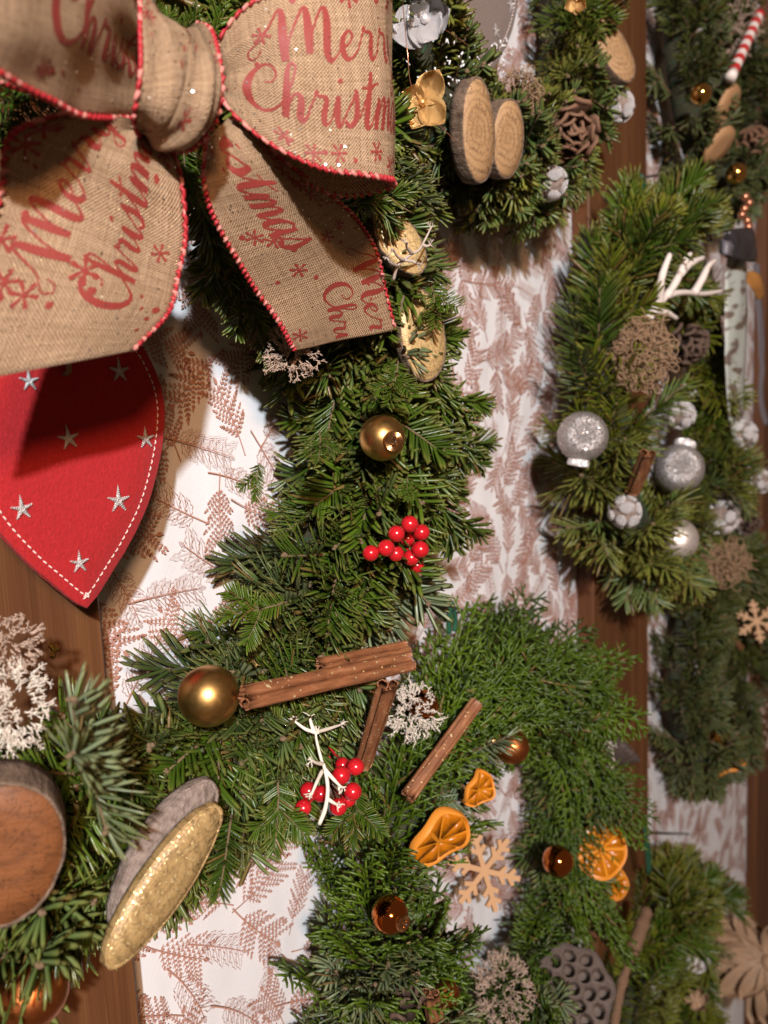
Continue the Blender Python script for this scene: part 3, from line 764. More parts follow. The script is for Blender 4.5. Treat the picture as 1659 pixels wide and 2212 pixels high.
BOW = thing('ribbon_bow', 'burlap ribbon bow printed with red Merry Christmas lettering', 'bow', BOW0)
def ribbon_part(name, rib, edges, pr=None):
    o = obj(name, rib.mesh(name, BURLAP, BOW0), BOW); solid(o, .0006)
    for e in edges:
        q = obj('edge_stitching', stitching(rib, e, BOW0), o); q['kind'] = 'stuff'
    fl = MB(); R2 = random.Random(len(name)+len(edges))
    for k in range(int(rib.L[-1]*1700)):
        u, v = R2.uniform(.002, rib.L[-1]-.002), R2.uniform(.002, rib.W-.002); n_ = rib.normal(u, v)*rib.sign; c = rib.P(u, v, .0005)-BOW0
        fr = frame(n_+Vector((R2.gauss(0, .3), R2.gauss(0, .3), R2.gauss(0, .3))), rv(1)); e = R2.uniform(.00012, .00030)
        fl.add([c+fr @ Vector((x*e, y*e, 0)) for x, y in ((-1, -1), (1, -1), (1, 1), (-1, 1))], [(0, 1, 2, 3)])
    q = obj('glitter', fl.mesh('glitter', FLAKE, False), o); q['kind'] = 'stuff'
    for nm, pm in (pr.pieces if pr else ()): obj(nm, pm.shift(BOW0).mesh(nm, PRINT), o)
    return o
# right loop: knot -> outward -> turn -> back
RL = Ribbon([rung((918, 400), (905, 250), .100), rung((962, 470), (905, 150), .104), rung((1095, 585), (1010, 20), .112, .002), rung((1300, 690), (1200, -60), .124, .003),
             rung((1480, 722), (1420, -90), .132, .002), rung((1585, 738), (1558, -95), .134), rung((1606, 748), (1590, -85), .127), rung((1590, 770), (1580, -60), .116),
             rung((1400, 800), (1450, -40), .106), rung((1190, 705), (1200, 50), .098), rung((1000, 520), (1000, 200), .088)])
p = Print(RL); p.text('Christmas', .0072, .0155, .0096, 1, 1, .12); p.text('Merry', .0212, .0365, .0094, 1, 1, .12)
for k in range(8): p.flake(.018+.0125*k+random.uniform(-.003, .003), .007+random.uniform(-.002, .002), .0034); p.dot(.022+.0125*k, .006+random.uniform(-.003, .004), .001)
p.flake(.050, .0575, .0040); p.flake(.018, .047, .0036); p.dot(.030, .058, .0012); p.dot(.062, .056, .0012); p.flake(.072, .055, .0035); p.dot(.015, .036, .001)
ribbon_part('loop', RL, (0, 1), p)
# upper left loop
UL = Ribbon([rung((548, 480), (600, 60), .090), rung((330, 476), (440, -200), .112, .002), rung((180, 402), (250, -260), .126, .003), rung((0, 300), (50, -280), .137, .002), rung((-220, 190), (-200, -290), .140),
             rung((-390, 140), (-370, -270), .128), rung((-320, 190), (-310, -240), .108), rung((0, 340), (0, -150), .090), rung((430, 460), (420, 0), .076)])
p = Print(UL); p.text('Christmas', .0730, .0225, .0130, -1, 1, .1)
p.scatter(26, 3, (.004, .012), (.055, .060))
ribbon_part('loop', UL, (0, 1), p)
# left tail
LT = Ribbon([rung((592, 588), (505, 480), .095), rung((692, 640), (330, 466), .100, .002), rung((733, 760), (130, 505), .102, .003), rung((748, 940), (30, 570), .100, .003),
             rung((735, 1090), (-5, 790), .100, .002), rung((690, 1270), (-120, 1130), .100, .002), rung((545, 1432), (-260, 1585), .100)])
p = Print(LT); p.text('Christmas', .0705, .0165, .0086, -1, 1, .1); p.text('Merry', .0590, .0390, .0082, -1, 1, .1)
p.scatter(22, 5, (.004, .013), (.054, .060))
for uu, vv, rr in ((.058, .034, .005), (.064, .030, .0015), (.0665, .0055, .0016), (.068, .048, .0042), (.070, .040, .0012), (.030, .058, .0045)): p.flake(uu, vv, rr) if rr > .002 else p.dot(uu, vv, rr)
ribbon_part('tail', LT, (0, 1), p)
# right tail
RTL = Ribbon([rung((852, 560), (930, 488), .098), rung((832, 650), (1040, 560), .101, .002), rung((823, 760), (1170, 668), .101, .003), rung((880, 920), (1330, 780), .097, .003),
              rung((990, 1110), (1452, 890), .090, .003), rung((1100, 1262), (1532, 1030), .084, .002), rung((1168, 1385), (1588, 1240), .080), rung((1200, 1432), (1617, 1348), .078, -.001)])
p = Print(RTL); p.text('istmas', .0040, .0190, .0120, 1, 1, .1); p.text('Christ', .0865, .0250, .0080, 1, 1, .1); p.text('Merry', .0840, .0460, .0080, 1, 1, .1)
p.scatter(20, 8, (.004, .016), (.050, .060))
for uu, vv in ((.052, .018), (.062, .042), (.036, .052), (.072, .020), (.020, .052)): p.flake(uu, vv, .0042); p.dot(uu+.008, vv+.005, .0013)
ribbon_part('tail', RTL, (0, 1), p)
# knot
KL = Ribbon([rung((575, -70), (588, -75), .104), rung((578, 60), (655, 75), .112, .002), rung((572, 200), (775, 150), .119, .004), rung((562, 330), (780, 300), .122, .005), rung((545, 450), (760, 430), .119, .004), rung((560, 535), (680, 545), .108), rung((600, 560), (680, 580), .096)], .045, pl=0, cr=.0007)
p = Print(KL); p.scatter(22, 11, (.006, .018), (.024, .040)); ribbon_part('knot_fold', KL, (0,), p)
KR = Ribbon([rung((735, 140), (800, 112), .098), rung((745, 148), (852, 130), .112, .001), rung((766, 230), (890, 222), .125, .003), rung((762, 320), (908, 320), .129, .004), rung((738, 410), (894, 440), .127, .004), rung((690, 500), (860, 522), .121, .003), rung((600, 548), (780, 606), .110, .002), rung((530, 520), (690, 605), .096)], .040, pl=0, cr=.0008)
p = Print(KR); p.scatter(22, 12, (.006, .015), (.02, .034)); ribbon_part('knot_wrap', KR, (1,), p)

# ------------------------------------------------------------------ felt hearts
HALF = [(0, 0), (5.2, 4.2), (13.5, 13.4), (21.2, 22.2), (32.2, 38.1), (40.4, 57.6), (44.6, 75.5), (44.0, 87.5), (41, 96.4), (36.5, 104.5), (28, 111.5), (16, 113.5), (6.5, 110), (0, 105)]
def heart(name, label, P, s, mat, stars, thick=.004, cord=True, rotz=0.0):
    root = thing(name, label, 'heart', TM(P, Matrix.Rotation(rotz, 3, 'Y')))
    half = [(x*s/1000, z*s/1000) for x, z in HALF]
    sm = catmull([(x, 0, z) for x, z in half], 5)
    right = [(q.x, q.z) for q in sm]; left = [(-x, z) for x, z in right[::-1]][1:-1]
    loop = right+left
    cx, cz = 0, .055*s
    for layer, y0 in (('front_felt', -thick*.5), ('back_felt', .0002)):
        mb = MB(); k = len(loop); rings = []; V = []; F = []
        for f, dy in ((1.0, 0.0), (1.0, -thick*.38), (.985, -thick*.48), (.6, -thick*.5), (.25, -thick*.5)):
            b = len(V)
            for j, (x, z) in enumerate(loop):
                wob = 1+.004*noise.noise((x*300, z*300, y0*900)) if f > .98 else 1
                V.append((cx+(x-cx)*f*wob, y0+dy, cz+(z-cz)*f*wob))
            rings.append(b)
        for a, b in zip(rings, rings[1:]):
            for j in range(k): F.append((a+j, a+(j+1) % k, b+(j+1) % k, b+j))
        V.append((cx, y0-thick*.5, cz)); c = len(V)-1
        for j in range(k): F.append((rings[-1]+j, rings[-1]+(j+1) % k, c))
        F.append(tuple(rings[0]+j for j in range(k))[::-1])
        mb.add(V, F); part(layer, mb, mat, root)
    yf = -thick
    # running stitch inset from the edge
    st = MB(); path = []
    k = len(loop)
    for j in range(k):
        a = Vector((loop[j-1][0], 0, loop[j-1][1])); b = Vector((loop[(j+1) % k][0], 0, loop[(j+1) % k][1])); d = (b-a).normalized(); n = Vector((-d.z, 0, d.x))
        if j == 0: n = Vector((0, 0, 1))*1.6
        path.append(Vector((loop[j][0], 0, loop[j][1]))+n*.0042*s)
    path.append(path[0]); L = [0]
    for a, b in zip(path, path[1:]): L.append(L[-1]+(b-a).length)
    def pp(u):
        for i in range(len(path)-1):
            if L[i+1] >= u: return path[i].lerp(path[i+1], (u-L[i])/max(1e-9, L[i+1]-L[i]))
        return path[-1]
    u = 0
    while u < L[-1]-.002:
        a, b = pp(u), pp(u+.0021*s); mdl = (a+b)/2
        st.tube([Vector((a.x, yf+.0003, a.z)), Vector((mdl.x, yf-.0004, mdl.z)), Vector((b.x, yf+.0003, b.z))], .00026, 5); u += .0029*s
    o = part('running_stitch', st, THREAD, root); o['kind'] = 'stuff'
    for (x, z, r, rot) in stars:
        mb = MB(); V = [(x/1000, yf-.0009, z/1000)]; n = 10; r = r*1.15
        for k2 in range(n):
            a = PI/2+rot+k2*PI/5; q = r/1000*((1.0 if k2 else 1.25) if k2 % 2 == 0 else .30)
            V.append((x/1000+q*math.cos(a), yf-.00015, z/1000+q*math.sin(a)))
        mb.add(V, [(0, 1+j, 1+(j+1) % n) for j in range(n)])
        for j in range(5):
            a = PI/2+rot+j*2*PI/5
            for q in range(5):
                t = q/5; R2 = r/1000*(1-t)*.85; wd = r/1000*(.06+.16*t); c = Vector((x/1000+R2*math.cos(a), yf-.0004-.0003*t, z/1000+R2*math.sin(a))); e = Vector((-math.sin(a), 0, math.cos(a)))
                mb.tube([c-e*wd, c+Vector((0, -.0003, 0)), c+e*wd], .00030, 4)
        part('embroidered_star', mb, STHREAD, root)
    if cord:
        mb = MB(); hz = .093*s
        mb.tube([Vector((0, yf+.001, hz)), Vector((.0006, yf-.0022, hz+.001)), Vector((.0008, yf-.0022, hz+.006)), Vector((.0004, yf, hz+.016)), Vector((0, .002, hz+.05)), Vector((0, .004, hz+.085))], .0011, 7)
        part('hanging_cord', mb, JUTE, root)
    return root
HEART = heart('felt_heart', 'red felt heart with silver stars hanging below the bow', at(178, 1312, .038), .973, FELT,
      [(23, 92, 4.2, 0), (-1.1, 66.5, 4.0, .1), (32.5, 64.5, 3.9, 0), (-21.6, 42.1, 3.9, .05), (17.5, 40.5, 4.7, -.05), (-1.7, 18.5, 3.7, -.05), (-30, 78, 4.2, .1), (-14, 88, 3.5, 0)])
heart('felt_heart', 'grey felt heart with a white star in the top wreath', at(1045, 167, .040), 1.05, FELTG, [(31, 53, 4.6, .3), (2, 70, 4, 0), (-24, 55, 4, 0), (10, 30, 4, .2)])

# ------------------------------------------------------------------ ornaments
def face_dir(P, major_deg, ratio, sgn):
    """normal of a disc that is seen as an ellipse: long axis at major_deg, short/long = ratio, tilting to one side (sgn)"""
    r, u, t = local_axes(P); a = math.radians(major_deg)
    ax = r*math.cos(a)+u*math.sin(a); pr = (r*-math.sin(a)+u*math.cos(a))*sgn
    th = math.acos(max(.05, min(1, ratio))); return (t*math.cos(th)+pr*math.sin(th)).normalized(), ax
def ornament(label, px, py, h, rpx, mat, cap=None, group='small glass balls on the wreaths', name='ornament_ball', glit=0):
    P = at(px, py, h); r = m(rpx, P); d = cap or (-.3, .9, -.3)
    rr, uu, tt = local_axes(P); ax = (rr*d[0]+uu*d[1]+tt*d[2]).normalized()
    root = thing(name, label, 'ornament', TM(P, frame(ax)), group)
    b = MB(); b.sphere((0, 0, 0), r, 40, 26); part('ball', b, mat, root)
    c = MB(); n = 28; V = []; F = []; R0 = r*.42
    prof = [(R0*.98, r*.86), (R0*1.0, r*1.12), (R0*.97, r*1.17), (R0*.50, r*1.19), (R0*.42, r*1.10), (R0*.02, r*1.09)]
    for i, (q, z) in enumerate(prof):
        for k in range(n*2):
            a = PI*k/n; g = (1.0+(.035 if k % 2 else -.035)) if i in (1,) else 1.0
            zz = z+(r*.022 if (k % 2 and i == 2) else 0); V.append((q*g*math.cos(a), q*g*math.sin(a), zz))
    for i in range(len(prof)-1):
        for k in range(n*2): F.append((i*2*n+k, i*2*n+(k+1) % (2*n), (i+1)*2*n+(k+1) % (2*n), (i+1)*2*n+k))
    c.add(V, F)
    o = part('cap', c, SILVER if mat in (GLITTER, PEARL) else CAP, root, smooth=False)
    if mat in (GLITTER, PEARL):
        fl = MB(); R2 = random.Random(px)
        for k in range(520 if mat is GLITTER else 90):
            z = R2.uniform(-1, 1); a = R2.uniform(0, 2*PI); q = math.sqrt(1-z*z); d = Vector((q*math.cos(a), q*math.sin(a), z)); fr = frame(d+Vector((R2.gauss(0, .22), R2.gauss(0, .22), R2.gauss(0, .22))), rv(1)); e = R2.uniform(.0003, .0006)
            fl.add([d*r*1.012+fr @ Vector((x*e, y*e, 0)) for x, y in ((-1, -.6), (0, -1), (1, -.6), (1, .6), (0, 1), (-1, .6))], [(0, 1, 2, 3, 4, 5)])
        g_ = part('glitter', fl, FLAKE, root, smooth=False); g_['kind'] = 'stuff'
    w_ = MB(); w_.tube([(R0*.3*math.cos(a), 0, r*1.10+R0*.5*math.sin(a)) for a in [PI*k/8 for k in range(9)]], r*.03, 5); part('wire_loop', w_, NAIL, o)
    return root
ornament('matte gold ball with its ribbed cap facing out, above the upper berries', 826, 946, .088, 50, GOLD, (.38, -.12, .80))
ornament('matte gold ball at the left end of the long cinnamon stick', 451, 1503, .080, 66, GOLD, (.3, -.2, -.9))
ornament('small gold ball half hidden under the needles above the long cinnamon stick', 560, 1432, .058, 30, GOLD, (.3, -.2, -.9))
ornament('blurred bronze ball in the lower left corner below the log slice', 70, 2140, .066, 75, BRONZE_MAT, (.3, .2, -.9))
ornament('mirror bronze ball tucked behind the pale lichen beside the cinnamon', 915, 1522, .060, 33, BRONZE_MIR, (.3, .3, -.9))
ornament('matte bronze ball with a small cap right of the loose cinnamon stick', 1106, 1612, .072, 37, BRONZE_MAT, (-.86, .42, .1))
ornament('mirror bronze ball with a bright round cap on the left of the orange wreath', 842, 1976, .078, 40, BRONZE_MIR, (.62, -.35, .60))
ornament('mirror bronze ball just left of the round orange slice', 1205, 1860, .066, 33, BRONZE_MIR, (.3, .3, -.9))
ornament('matte bronze ball at the bottom beside the pale lichen clump', 966, 2146, .072, 27, BRONZE_MAT, (.3, .3, -.9))
ornament('tiny gold ball at the right rim of the orange wreath', 1313, 1521, .060, 15, GOLD_MIR, (.3, .3, -.9))
ornament('silver glitter ball with a pale hanger, leftmost on the silver wreath', 1259, 943, .076, 54, GLITTER, (-.15, -1, .0))
ornament('silver glitter ball right of the brown cinnamon piece', 1466, 1012, .088, 53, GLITTER, (.2, .9, -.3))
ornament('pearly white ball at the bottom of the silver wreath', 1461, 1165, .092, 46, PEARL, (.2, .3, -.9))
ornament('small gold ball on the top right wreath beside the candy cane', 1514, 203, .066, 22, GOLD_MIR, (.2, .3, -.9))
ornament('small gold ball at the bottom of the top right wreath', 1590, 375, .066, 22, GOLD_MIR, (.2, .3, -.9))
ornament('dim gold ball on the dark wreath at the right edge', 1548, 1585, .062, 26, GOLD_MIR, (.2, .3, -.9))

def berries(label, pts, tip, wires):
    P0 = at(*tip); root = thing('berry_sprig', label, 'berries', P0, 'sprigs of red berries')
    wr = []
    for (x, y, h, r) in pts:
        P = at(x, y, h); q = m(r, P); b = MB(); b.sphere(P-P0, q, 24, 16, sc3=(1, 1, .97)); part('berry', b, BERRY, root)
        d = (P0-P).normalized(); wmb = MB(); mid = (P+P0)/2+rv(.002)
        wmb.tube([P-P0+d*q*.9, mid-P0, Vector((0, 0, 0))], .0005, 5); part('stem', wmb, RED_WIRE, root)
    for a, b_ in wires:
        A, B = at(*a), at(*b_); wmb = MB(); wmb.tube([A-P0, (A+B)/2-P0+rv(.001), B-P0], .0006, 5); part('stem', wmb, RED_WIRE, root)
berries('upper sprig of red berries on the right side of the bow wreath',
    [(885,1132,.096,19), (910,1150,.092,18.5), (856,1153,.096,18.5), (880,1164,.084,17), (834,1184,.098,19), (801,1195,.094,18), (855,1196,.088,18), (908,1187,.096,19), (888,1205,.090,18), (900,1222,.084,17), (872,1186,.078,16)], (875,1185,.060), [])
berries('lower sprig of red berries behind a forked white twig',
    [(768,1656,.098,19), (737,1675,.097,20), (762,1710,.098,19.5), (731,1743,.100,19), (667,1708,.097,19), (655,1745,.098,18), (693,1715,.088,18), (740,1652,.086,16), (752,1727,.089,17)], (712,1690,.062), [((708,1608,.078), (736,1640,.078)), ((705,1625,.074), (716,1665,.074))])

def cinnamon(label, a, b, rpx, roll=0.0, flare=1.0, mat=CINN, group='cinnamon sticks', dbl=True):
    A, B = at(*a), at(*b); L = (B-A).length; r = m(rpx, (A+B)/2)
    ax = (B-A).normalized(); t = toward((A+B)/2); q = Matrix.Rotation(roll, 3, ax)
    xh = q @ ax.cross(t).normalized(); root_rot = frame(ax, xh)
    pts = []; K_ = 34
    for k in range(K_+1):
        f = k/K_; ang = -PI/2-2*PI*1.05*(1-f); rr = .20+.30*f; pts.append((-.46+rr*math.cos(-ang-PI), rr*math.sin(ang)))
    pts += [(-.2, -.5), (.0, -.47), (.2, -.5)]
    pts += [(-x, y) for x, y in pts[K_::-1]]
    if not dbl: pass
    n = len(pts); th = .055; outer = []; inner = []
    for i, (x, y) in enumerate(pts):
        p0, p1 = pts[max(0, i-1)], pts[min(n-1, i+1)]; dx, dy = p1[0]-p0[0], p1[1]-p0[1]; l = math.hypot(dx, dy) or 1
        outer.append((x+dy/l*th, y-dx/l*th)); inner.append((x-dy/l*th, y+dx/l*th))
    loop = outer+inner[::-1]; k = len(loop); mb = MB(); V = []; F = []; S = 16
    for i in range(S+1):
        f = i/S; g = r*(1+(flare-1)*f)
        for j, (x, y) in enumerate(loop):
            nz = noise.noise((x*1.5, y*1.5, f*3+L*99))*.05
            e = (noise.noise((x*4, y*4, 9.1))*.0016 if i in (0, S) else 0)
            V.append((x*g*(1+nz), y*g*(.92+nz), L*f+e))
    for i in range(S):
        for j in range(k): F.append((i*k+j, i*k+(j+1) % k, (i+1)*k+(j+1) % k, (i+1)*k+j))
    for i in (0, S):
        for j in range(n-1): F.append((i*k+j, i*k+j+1, i*k+k-2-j, i*k+k-1-j) if i == 0 else (i*k+j, i*k+k-1-j, i*k+k-2-j, i*k+j+1))
    mb.add(V, F)
    o = obj('cinnamon_stick', mb.mesh('cinnamon_stick', mat), None, TM(A, root_rot)); tag(o, label, 'cinnamon', group); return o
cinnamon('long cinnamon stick lying across the bottom of the bow wreath', (527, 1508, .094), (888, 1428, .096), 30, PI*.96)
cinnamon('dark cinnamon stick lying just behind the long one', (690, 1437, .086), (880, 1398, .088), 20, PI*.9)
cinnamon('upright cinnamon stick showing its curled end below the long one', (784, 1655, .080), (838, 1478, .118), 26, 0.4, 1.1)
cinnamon('loose cinnamon stick slanting on the upper left of the orange wreath', (880, 1722, .070), (1030, 1518, .076), 20, 0.1)
cinnamon('cinnamon stick at the bottom of the orange wreath beside the bronze ball', (930, 2145, .070), (955, 2290, .064), 24, 0.3)
cinnamon('piece of cinnamon bark on the right arm of the orange wreath', (1165, 1565, .066), (1272, 1592, .060), 13, 0.3)
cinnamon('short brown cinnamon piece with a dark hollow among the silver balls', (1367, 1062, .082), (1400, 978, .108), 21, 0.3)
cinnamon('cinnamon chip on the dark wreath at the right edge', (1570, 1365, .06), (1600, 1400, .06), 9, 0.3)

def slice_(label, px, py, h, maj, mino, deg, sgn, thick, face, bark=BARK, seed=0, group='wood slices on the wreaths', stretch=1.0):
    P = at(px, py, h); R_ = m(maj, P); n, ax = face_dir(P, deg, mino/maj/stretch, sgn)
    root = thing('wood_slice', label, 'wood slice', TM(P, frame(n, ax)), group)
    k = 48
    def wob(a, s=1.0): return R_*(1+.05*noise.noise((math.cos(a)*1.3+seed, math.sin(a)*1.3, seed*.7))+.02*noise.noise((math.cos(a)*5, math.sin(a)*5, seed)))
    mb = MB(); V = []; F = []
    for f, z in ((.95, -.0006), (.93, .0), (.5, .0003), (.15, .0004)):
        for j in range(k): a = 2*PI*j/k; V.append((wob(a)*f*math.cos(a), wob(a)*f*stretch*math.sin(a), z))
    for i in range(3):
        for j in range(k): F.append((i*k+j, i*k+(j+1) % k, (i+1)*k+(j+1) % k, (i+1)*k+j))
    F.append(tuple(3*k+j for j in range(k))); mb.add(V, F); part('cut_face', mb, face, root)
    mb = MB(); V = []; F = []; ring = ((.94, -.0010), (.985, .0001), (1.0, -.0010), (1.0, -thick*.3), (1.01, -thick*.65), (.99, -thick), (.8, -thick-.0005))
    for i, (f, z) in enumerate(ring):
        for j in range(k):
            a = 2*PI*j/k; g = f*(1+(.02*noise.noise((a*9, z*500, seed)) if i > 1 else 0)); V.append((wob(a)*g*math.cos(a), wob(a)*g*stretch*math.sin(a), z))
    for i in range(len(ring)-1):
        for j in range(k): F.append((i*k+j, (i+1)*k+j, (i+1)*k+(j+1) % k, i*k+(j+1) % k))
    F.append(tuple((len(ring)-1)*k+j for j in range(k))[::-1])
    mb.add(V, F); part('bark', mb, bark, root); return root
slice_('slim gold-glittered wood slice lying on a grey one at the bottom of the bow wreath', 362, 1910, .100, 186, 48, 58, -1, .005, SLICEG, SLICEG, 1, stretch=.32)
slice_('grey weathered wood slice under the slim gold one on the bow wreath', 366, 1846, .090, 168, 62, 62, -1, .007, BARKG, BARKG, 11, stretch=.45)
slice_('big blurred orange-brown log slice at the left edge', -5, 1852, .090, 135, 148, 6, -1, .016, SLICEO, BARK, 2, stretch=1.3)
slice_('pale speckled wood slice below the bow tail', 915, 722, .082, 102, 48, 100, -1, .007, SLICES, BARK, 3, stretch=.6)
slice_('pale wood slice peeking out behind the bow tail, beside a grey twig', 864, 520, .082, 82, 42, 128, -1, .007, SLICES, BARK, 4, stretch=.6)
slice_('larger of the two upright wood slices on the top wreath', 1036, 285, .078, 104, 35, 96, -1, .011, SLICE, BARK, 5, stretch=.5)
slice_('smaller upright wood slice with rough bark right of the larger one', 1099, 300, .080, 78, 33, 92, -1, .013, SLICE, BARK, 6, stretch=.6)
slice_('slanting log slice with bark at the top of the middle board', 1330, 108, .070, 72, 26, -52, 1, .014, SLICE, BARK, 7, stretch=.55)
slice_('upper almond-shaped wood chip on the top right wreath', 1572, 240, .066, 52, 17, 78, -1, .004, PLY, PLY, 8)
slice_('lower almond-shaped wood chip on the top right wreath', 1555, 318, .066, 42, 18, 60, -1, .004, PLY, PLY, 9)

def orange(label, px, py, h, maj, mino, deg, sgn, seed, thick=.0038):
    P = at(px, py, h); R_ = m(maj, P); n, ax = face_dir(P, deg, mino/maj, sgn)
    root = thing('orange_slice', label, 'orange slice', TM(P, frame(n, ax)), 'dried orange slices'); rn = random.Random(seed)
    mb = MB(); k = 40; prof = [(.93, thick*.1), (.97, thick*.5), (1.0, thick*.35), (1.0, -thick*.35), (.97, -thick*.5), (.93, -thick*.1)]
    V = []; F = []
    def warp(a, f): return (.0026*math.sin(2*a+seed)+.0012*math.sin(5*a+2*seed))*f
    for f, z in prof:
        for j in range(k): a = 2*PI*j/k; V.append((R_*f*math.cos(a), R_*f*math.sin(a), z+warp(a, f)))
    for i in range(len(prof)):
        for j in range(k): F.append((i*k+j, i*k+(j+1) % k, ((i+1) % len(prof))*k+(j+1) % k, ((i+1) % len(prof))*k+j))
    mi = []
    mb.add(V, F)
    part('rind', mb, RIND, root)
    mb = MB(); V = [(0, 0, thick*.2)]+[(R_*.93*math.cos(2*PI*j/k), R_*.93*math.sin(2*PI*j/k), thick*.18+warp(2*PI*j/k, .93)) for j in range(k)]
    F = [(0, 1+j, 1+(j+1) % k) for j in range(k)]; mb.add(V, F); V2 = [(x, y, z-thick*.36) for x, y, z in V]; mb.add(V2, [f[::-1] for f in F]); part('pith', mb, PITH, root)
    ns = 9
    for s in range(ns):
        for side in (1, -1):
            mb = MB(); a0 = 2*PI*s/ns+seed; a1 = a0+2*PI/ns; g = .06; V = []; F = []
            def cp(a, f, z): return (R_*f*math.cos(a), R_*f*math.sin(a), side*z+warp(a, f))
            am = (a0+a1)/2; out = [cp(am, .12, thick*.2)]+[cp(a0+g*1.6+(a1-a0-3.2*g)*t/4, .60, thick*.2) for t in (0,)]+[cp(a0+g+(a1-a0-2*g)*t/5, .885, thick*.2) for t in range(6)]+[cp(a1-g*1.6, .60, thick*.2)]
            inn = [(x*.97+.03*R_*.55*math.cos(am), y*.97+.03*R_*.55*math.sin(am), z+side*thick*.14) for x, y, z in out]; q = len(out)
            mb.add(out+inn, [(j, (j+1) % q, q+(j+1) % q, q+j)[::side] for j in range(q)]+[tuple(range(q, 2*q))[::side]])
            part('segment', mb, PULP, root)
    return root
orange('round orange slice on the right arm of the orange wreath', 1298, 1834, .070, 61, 55, 60, -1, 1)
orange('small orange slice hanging below the round one', 1321, 1906, .060, 37, 33, 60, 1, 2)
orange('orange slice seen edge-on left of the wooden snowflake', 945, 1815, .070, 78, 34, 38, -1, 3, .006)
orange('orange slice half buried in cypress above the snowflake', 1032, 1706, .068, 42, 24, 50, -1, 4)
orange('thin dried citrus slice on the dark wreath at the right edge', 1570, 1656, .064, 40, 15, 22, 1, 5, .004)

def branching(mb, p, d, L, r, lev, R_, kids=(2, 3), spread=.75, n=5, tipr=.35):
    P = [p]; dd = d.normalized()
    for i in range(2):
        dd = (dd+Vector((R_.uniform(-1, 1), R_.uniform(-1, 1), R_.uniform(-1, 1)))*.22).normalized(); P.append(P[-1]+dd*(L/2))
    mb.tube(P, [r, r*.85, r*.7 if lev else r*tipr], n)
    if lev:
        for k in range(R_.randint(*kids)):
            e = (dd+Vector((R_.uniform(-1, 1), R_.uniform(-1, 1), R_.uniform(-1, 1)))*spread).normalized()
            branching(mb, P[R_.choice((1, 2, 2))], e, L*R_.uniform(.55, .8), r*.72, lev-1, R_, kids, spread, n, tipr)
def lichen(label, px, py, h, rx, ry, mat, seed, n=42, rpx=1.6, lev=3, aim=None, group='clumps of reindeer lichen'):
    P = at(px, py, h); R_ = random.Random(seed); r_, u_, t_ = local_axes(P); mb = MB(); X, Y = m(rx, P), m(ry, P)
    for i in range(int(n*2.0)):
        a = R_.uniform(0, 2*PI); q = R_.random()**.5
        b = r_*(X*.78*q*math.cos(a))+u_*(Y*.78*q*math.sin(a))-t_*R_.uniform(.002, .010)
        d = (r_*math.cos(a)*q*1.1+u_*math.sin(a)*q*1.1+t_*R_.uniform(.35, 1.1))
        branching(mb, b, d, min(X, Y)*R_.uniform(.15, .25), m(rpx, P)*.85, lev, R_, kids=(2, 3), spread=.95, n=4)
    o = obj('lichen_clump', mb.mesh('lichen_clump', mat), None, Matrix.Translation(P)); return tag(o, label, 'lichen', group)
lichen('pale lichen clump hanging below the cut end of the bow tail', 632, 762, .070, 62, 62, MOSSP, 1, 40, 2.2)
lichen('creamy lichen clump right of the upright cinnamon stick', 888, 1538, .066, 62, 66, MOSSW, 2, 46, 2.2)
lichen('white lichen clump at the left edge below the felt heart', 28, 1530, .070, 78, 110, MOSSW, 3, 60, 3.0)
lichen('greyish lichen clump at the left edge above the white one', 20, 1390, .064, 66, 70, MOSSP, 4, 44, 3.0)
lichen('pinkish lichen clump at the bottom of the orange wreath', 1086, 2142, .070, 62, 82, MOSSP, 5, 60, 1.7)
lichen('small pale lichen tuft beside the dark seed pod on the orange wreath', 1296, 1632, .062, 36, 42, MOSSW, 6, 26, 1.6)
lichen('pinkish lichen clump beside the candy cane on the top right wreath', 1598, 62, .064, 46, 66, MOSSP, 7, 40, 1.8)
lichen('pinkish lichen clump on the dark wreath at the right edge', 1648, 1560, .064, 32, 62, MOSSP, 8, 34, 1.8)
def fibres(label, px, py, h, rx, ry, mat, seed, n=60, rpx=1.3, group='tufts of curly brown fibre'):
    P = at(px, py, h); R_ = random.Random(seed); r_, u_, t_ = local_axes(P); mb = MB(); X, Y = m(rx, P), m(ry, P)
    for i in range(int(n*1.9)):
        a = R_.uniform(0, 2*PI); q = R_.random()**.5*(1.0 if i % 6 else 1.25); p = Vector((X*q*math.cos(a), Y*q*math.sin(a), R_.uniform(-.004, .010)))
        d = Vector((R_.uniform(-1, 1), R_.uniform(-1, 1), R_.uniform(-.5, .5))).normalized(); cu = Vector((R_.uniform(-1, 1), R_.uniform(-1, 1), R_.uniform(-1, 1)))*.9; pts = []
        for k in range(16):
            pts.append(r_*p.x+u_*p.y+t_*p.z); d = (d+cu.cross(d)*.55+Vector((R_.uniform(-1, 1), R_.uniform(-1, 1), R_.uniform(-1, 1)))*.2).normalized()
            pull = Vector((-p.x/X, -p.y/Y, -p.z/.012)); 
            if pull.length > .9: d = (d+pull*.5).normalized()
            p = p+d*(X*.11)
        mb.tube(pts, m(rpx*.55, P), 4)
    o = obj('fibre_tuft', mb.mesh('fibre_tuft', mat), None, Matrix.Translation(P)); return tag(o, label, 'fibre', group)
fibres('curly brown fibre tuft below the antlers of the silver wreath', 1388, 765, .098, 66, 82, MOSSB, 1, 130, 1.7)
fibres('brown fibre tuft at the bottom right of the silver wreath', 1560, 1215, .080, 60, 50, MOSSB, 2, 80, 1.7)
fibres('brown fibre tuft between the wood slices and the pine cone', 1120, 205, .060, 52, 52, MOSSB, 3, 60, 1.5)
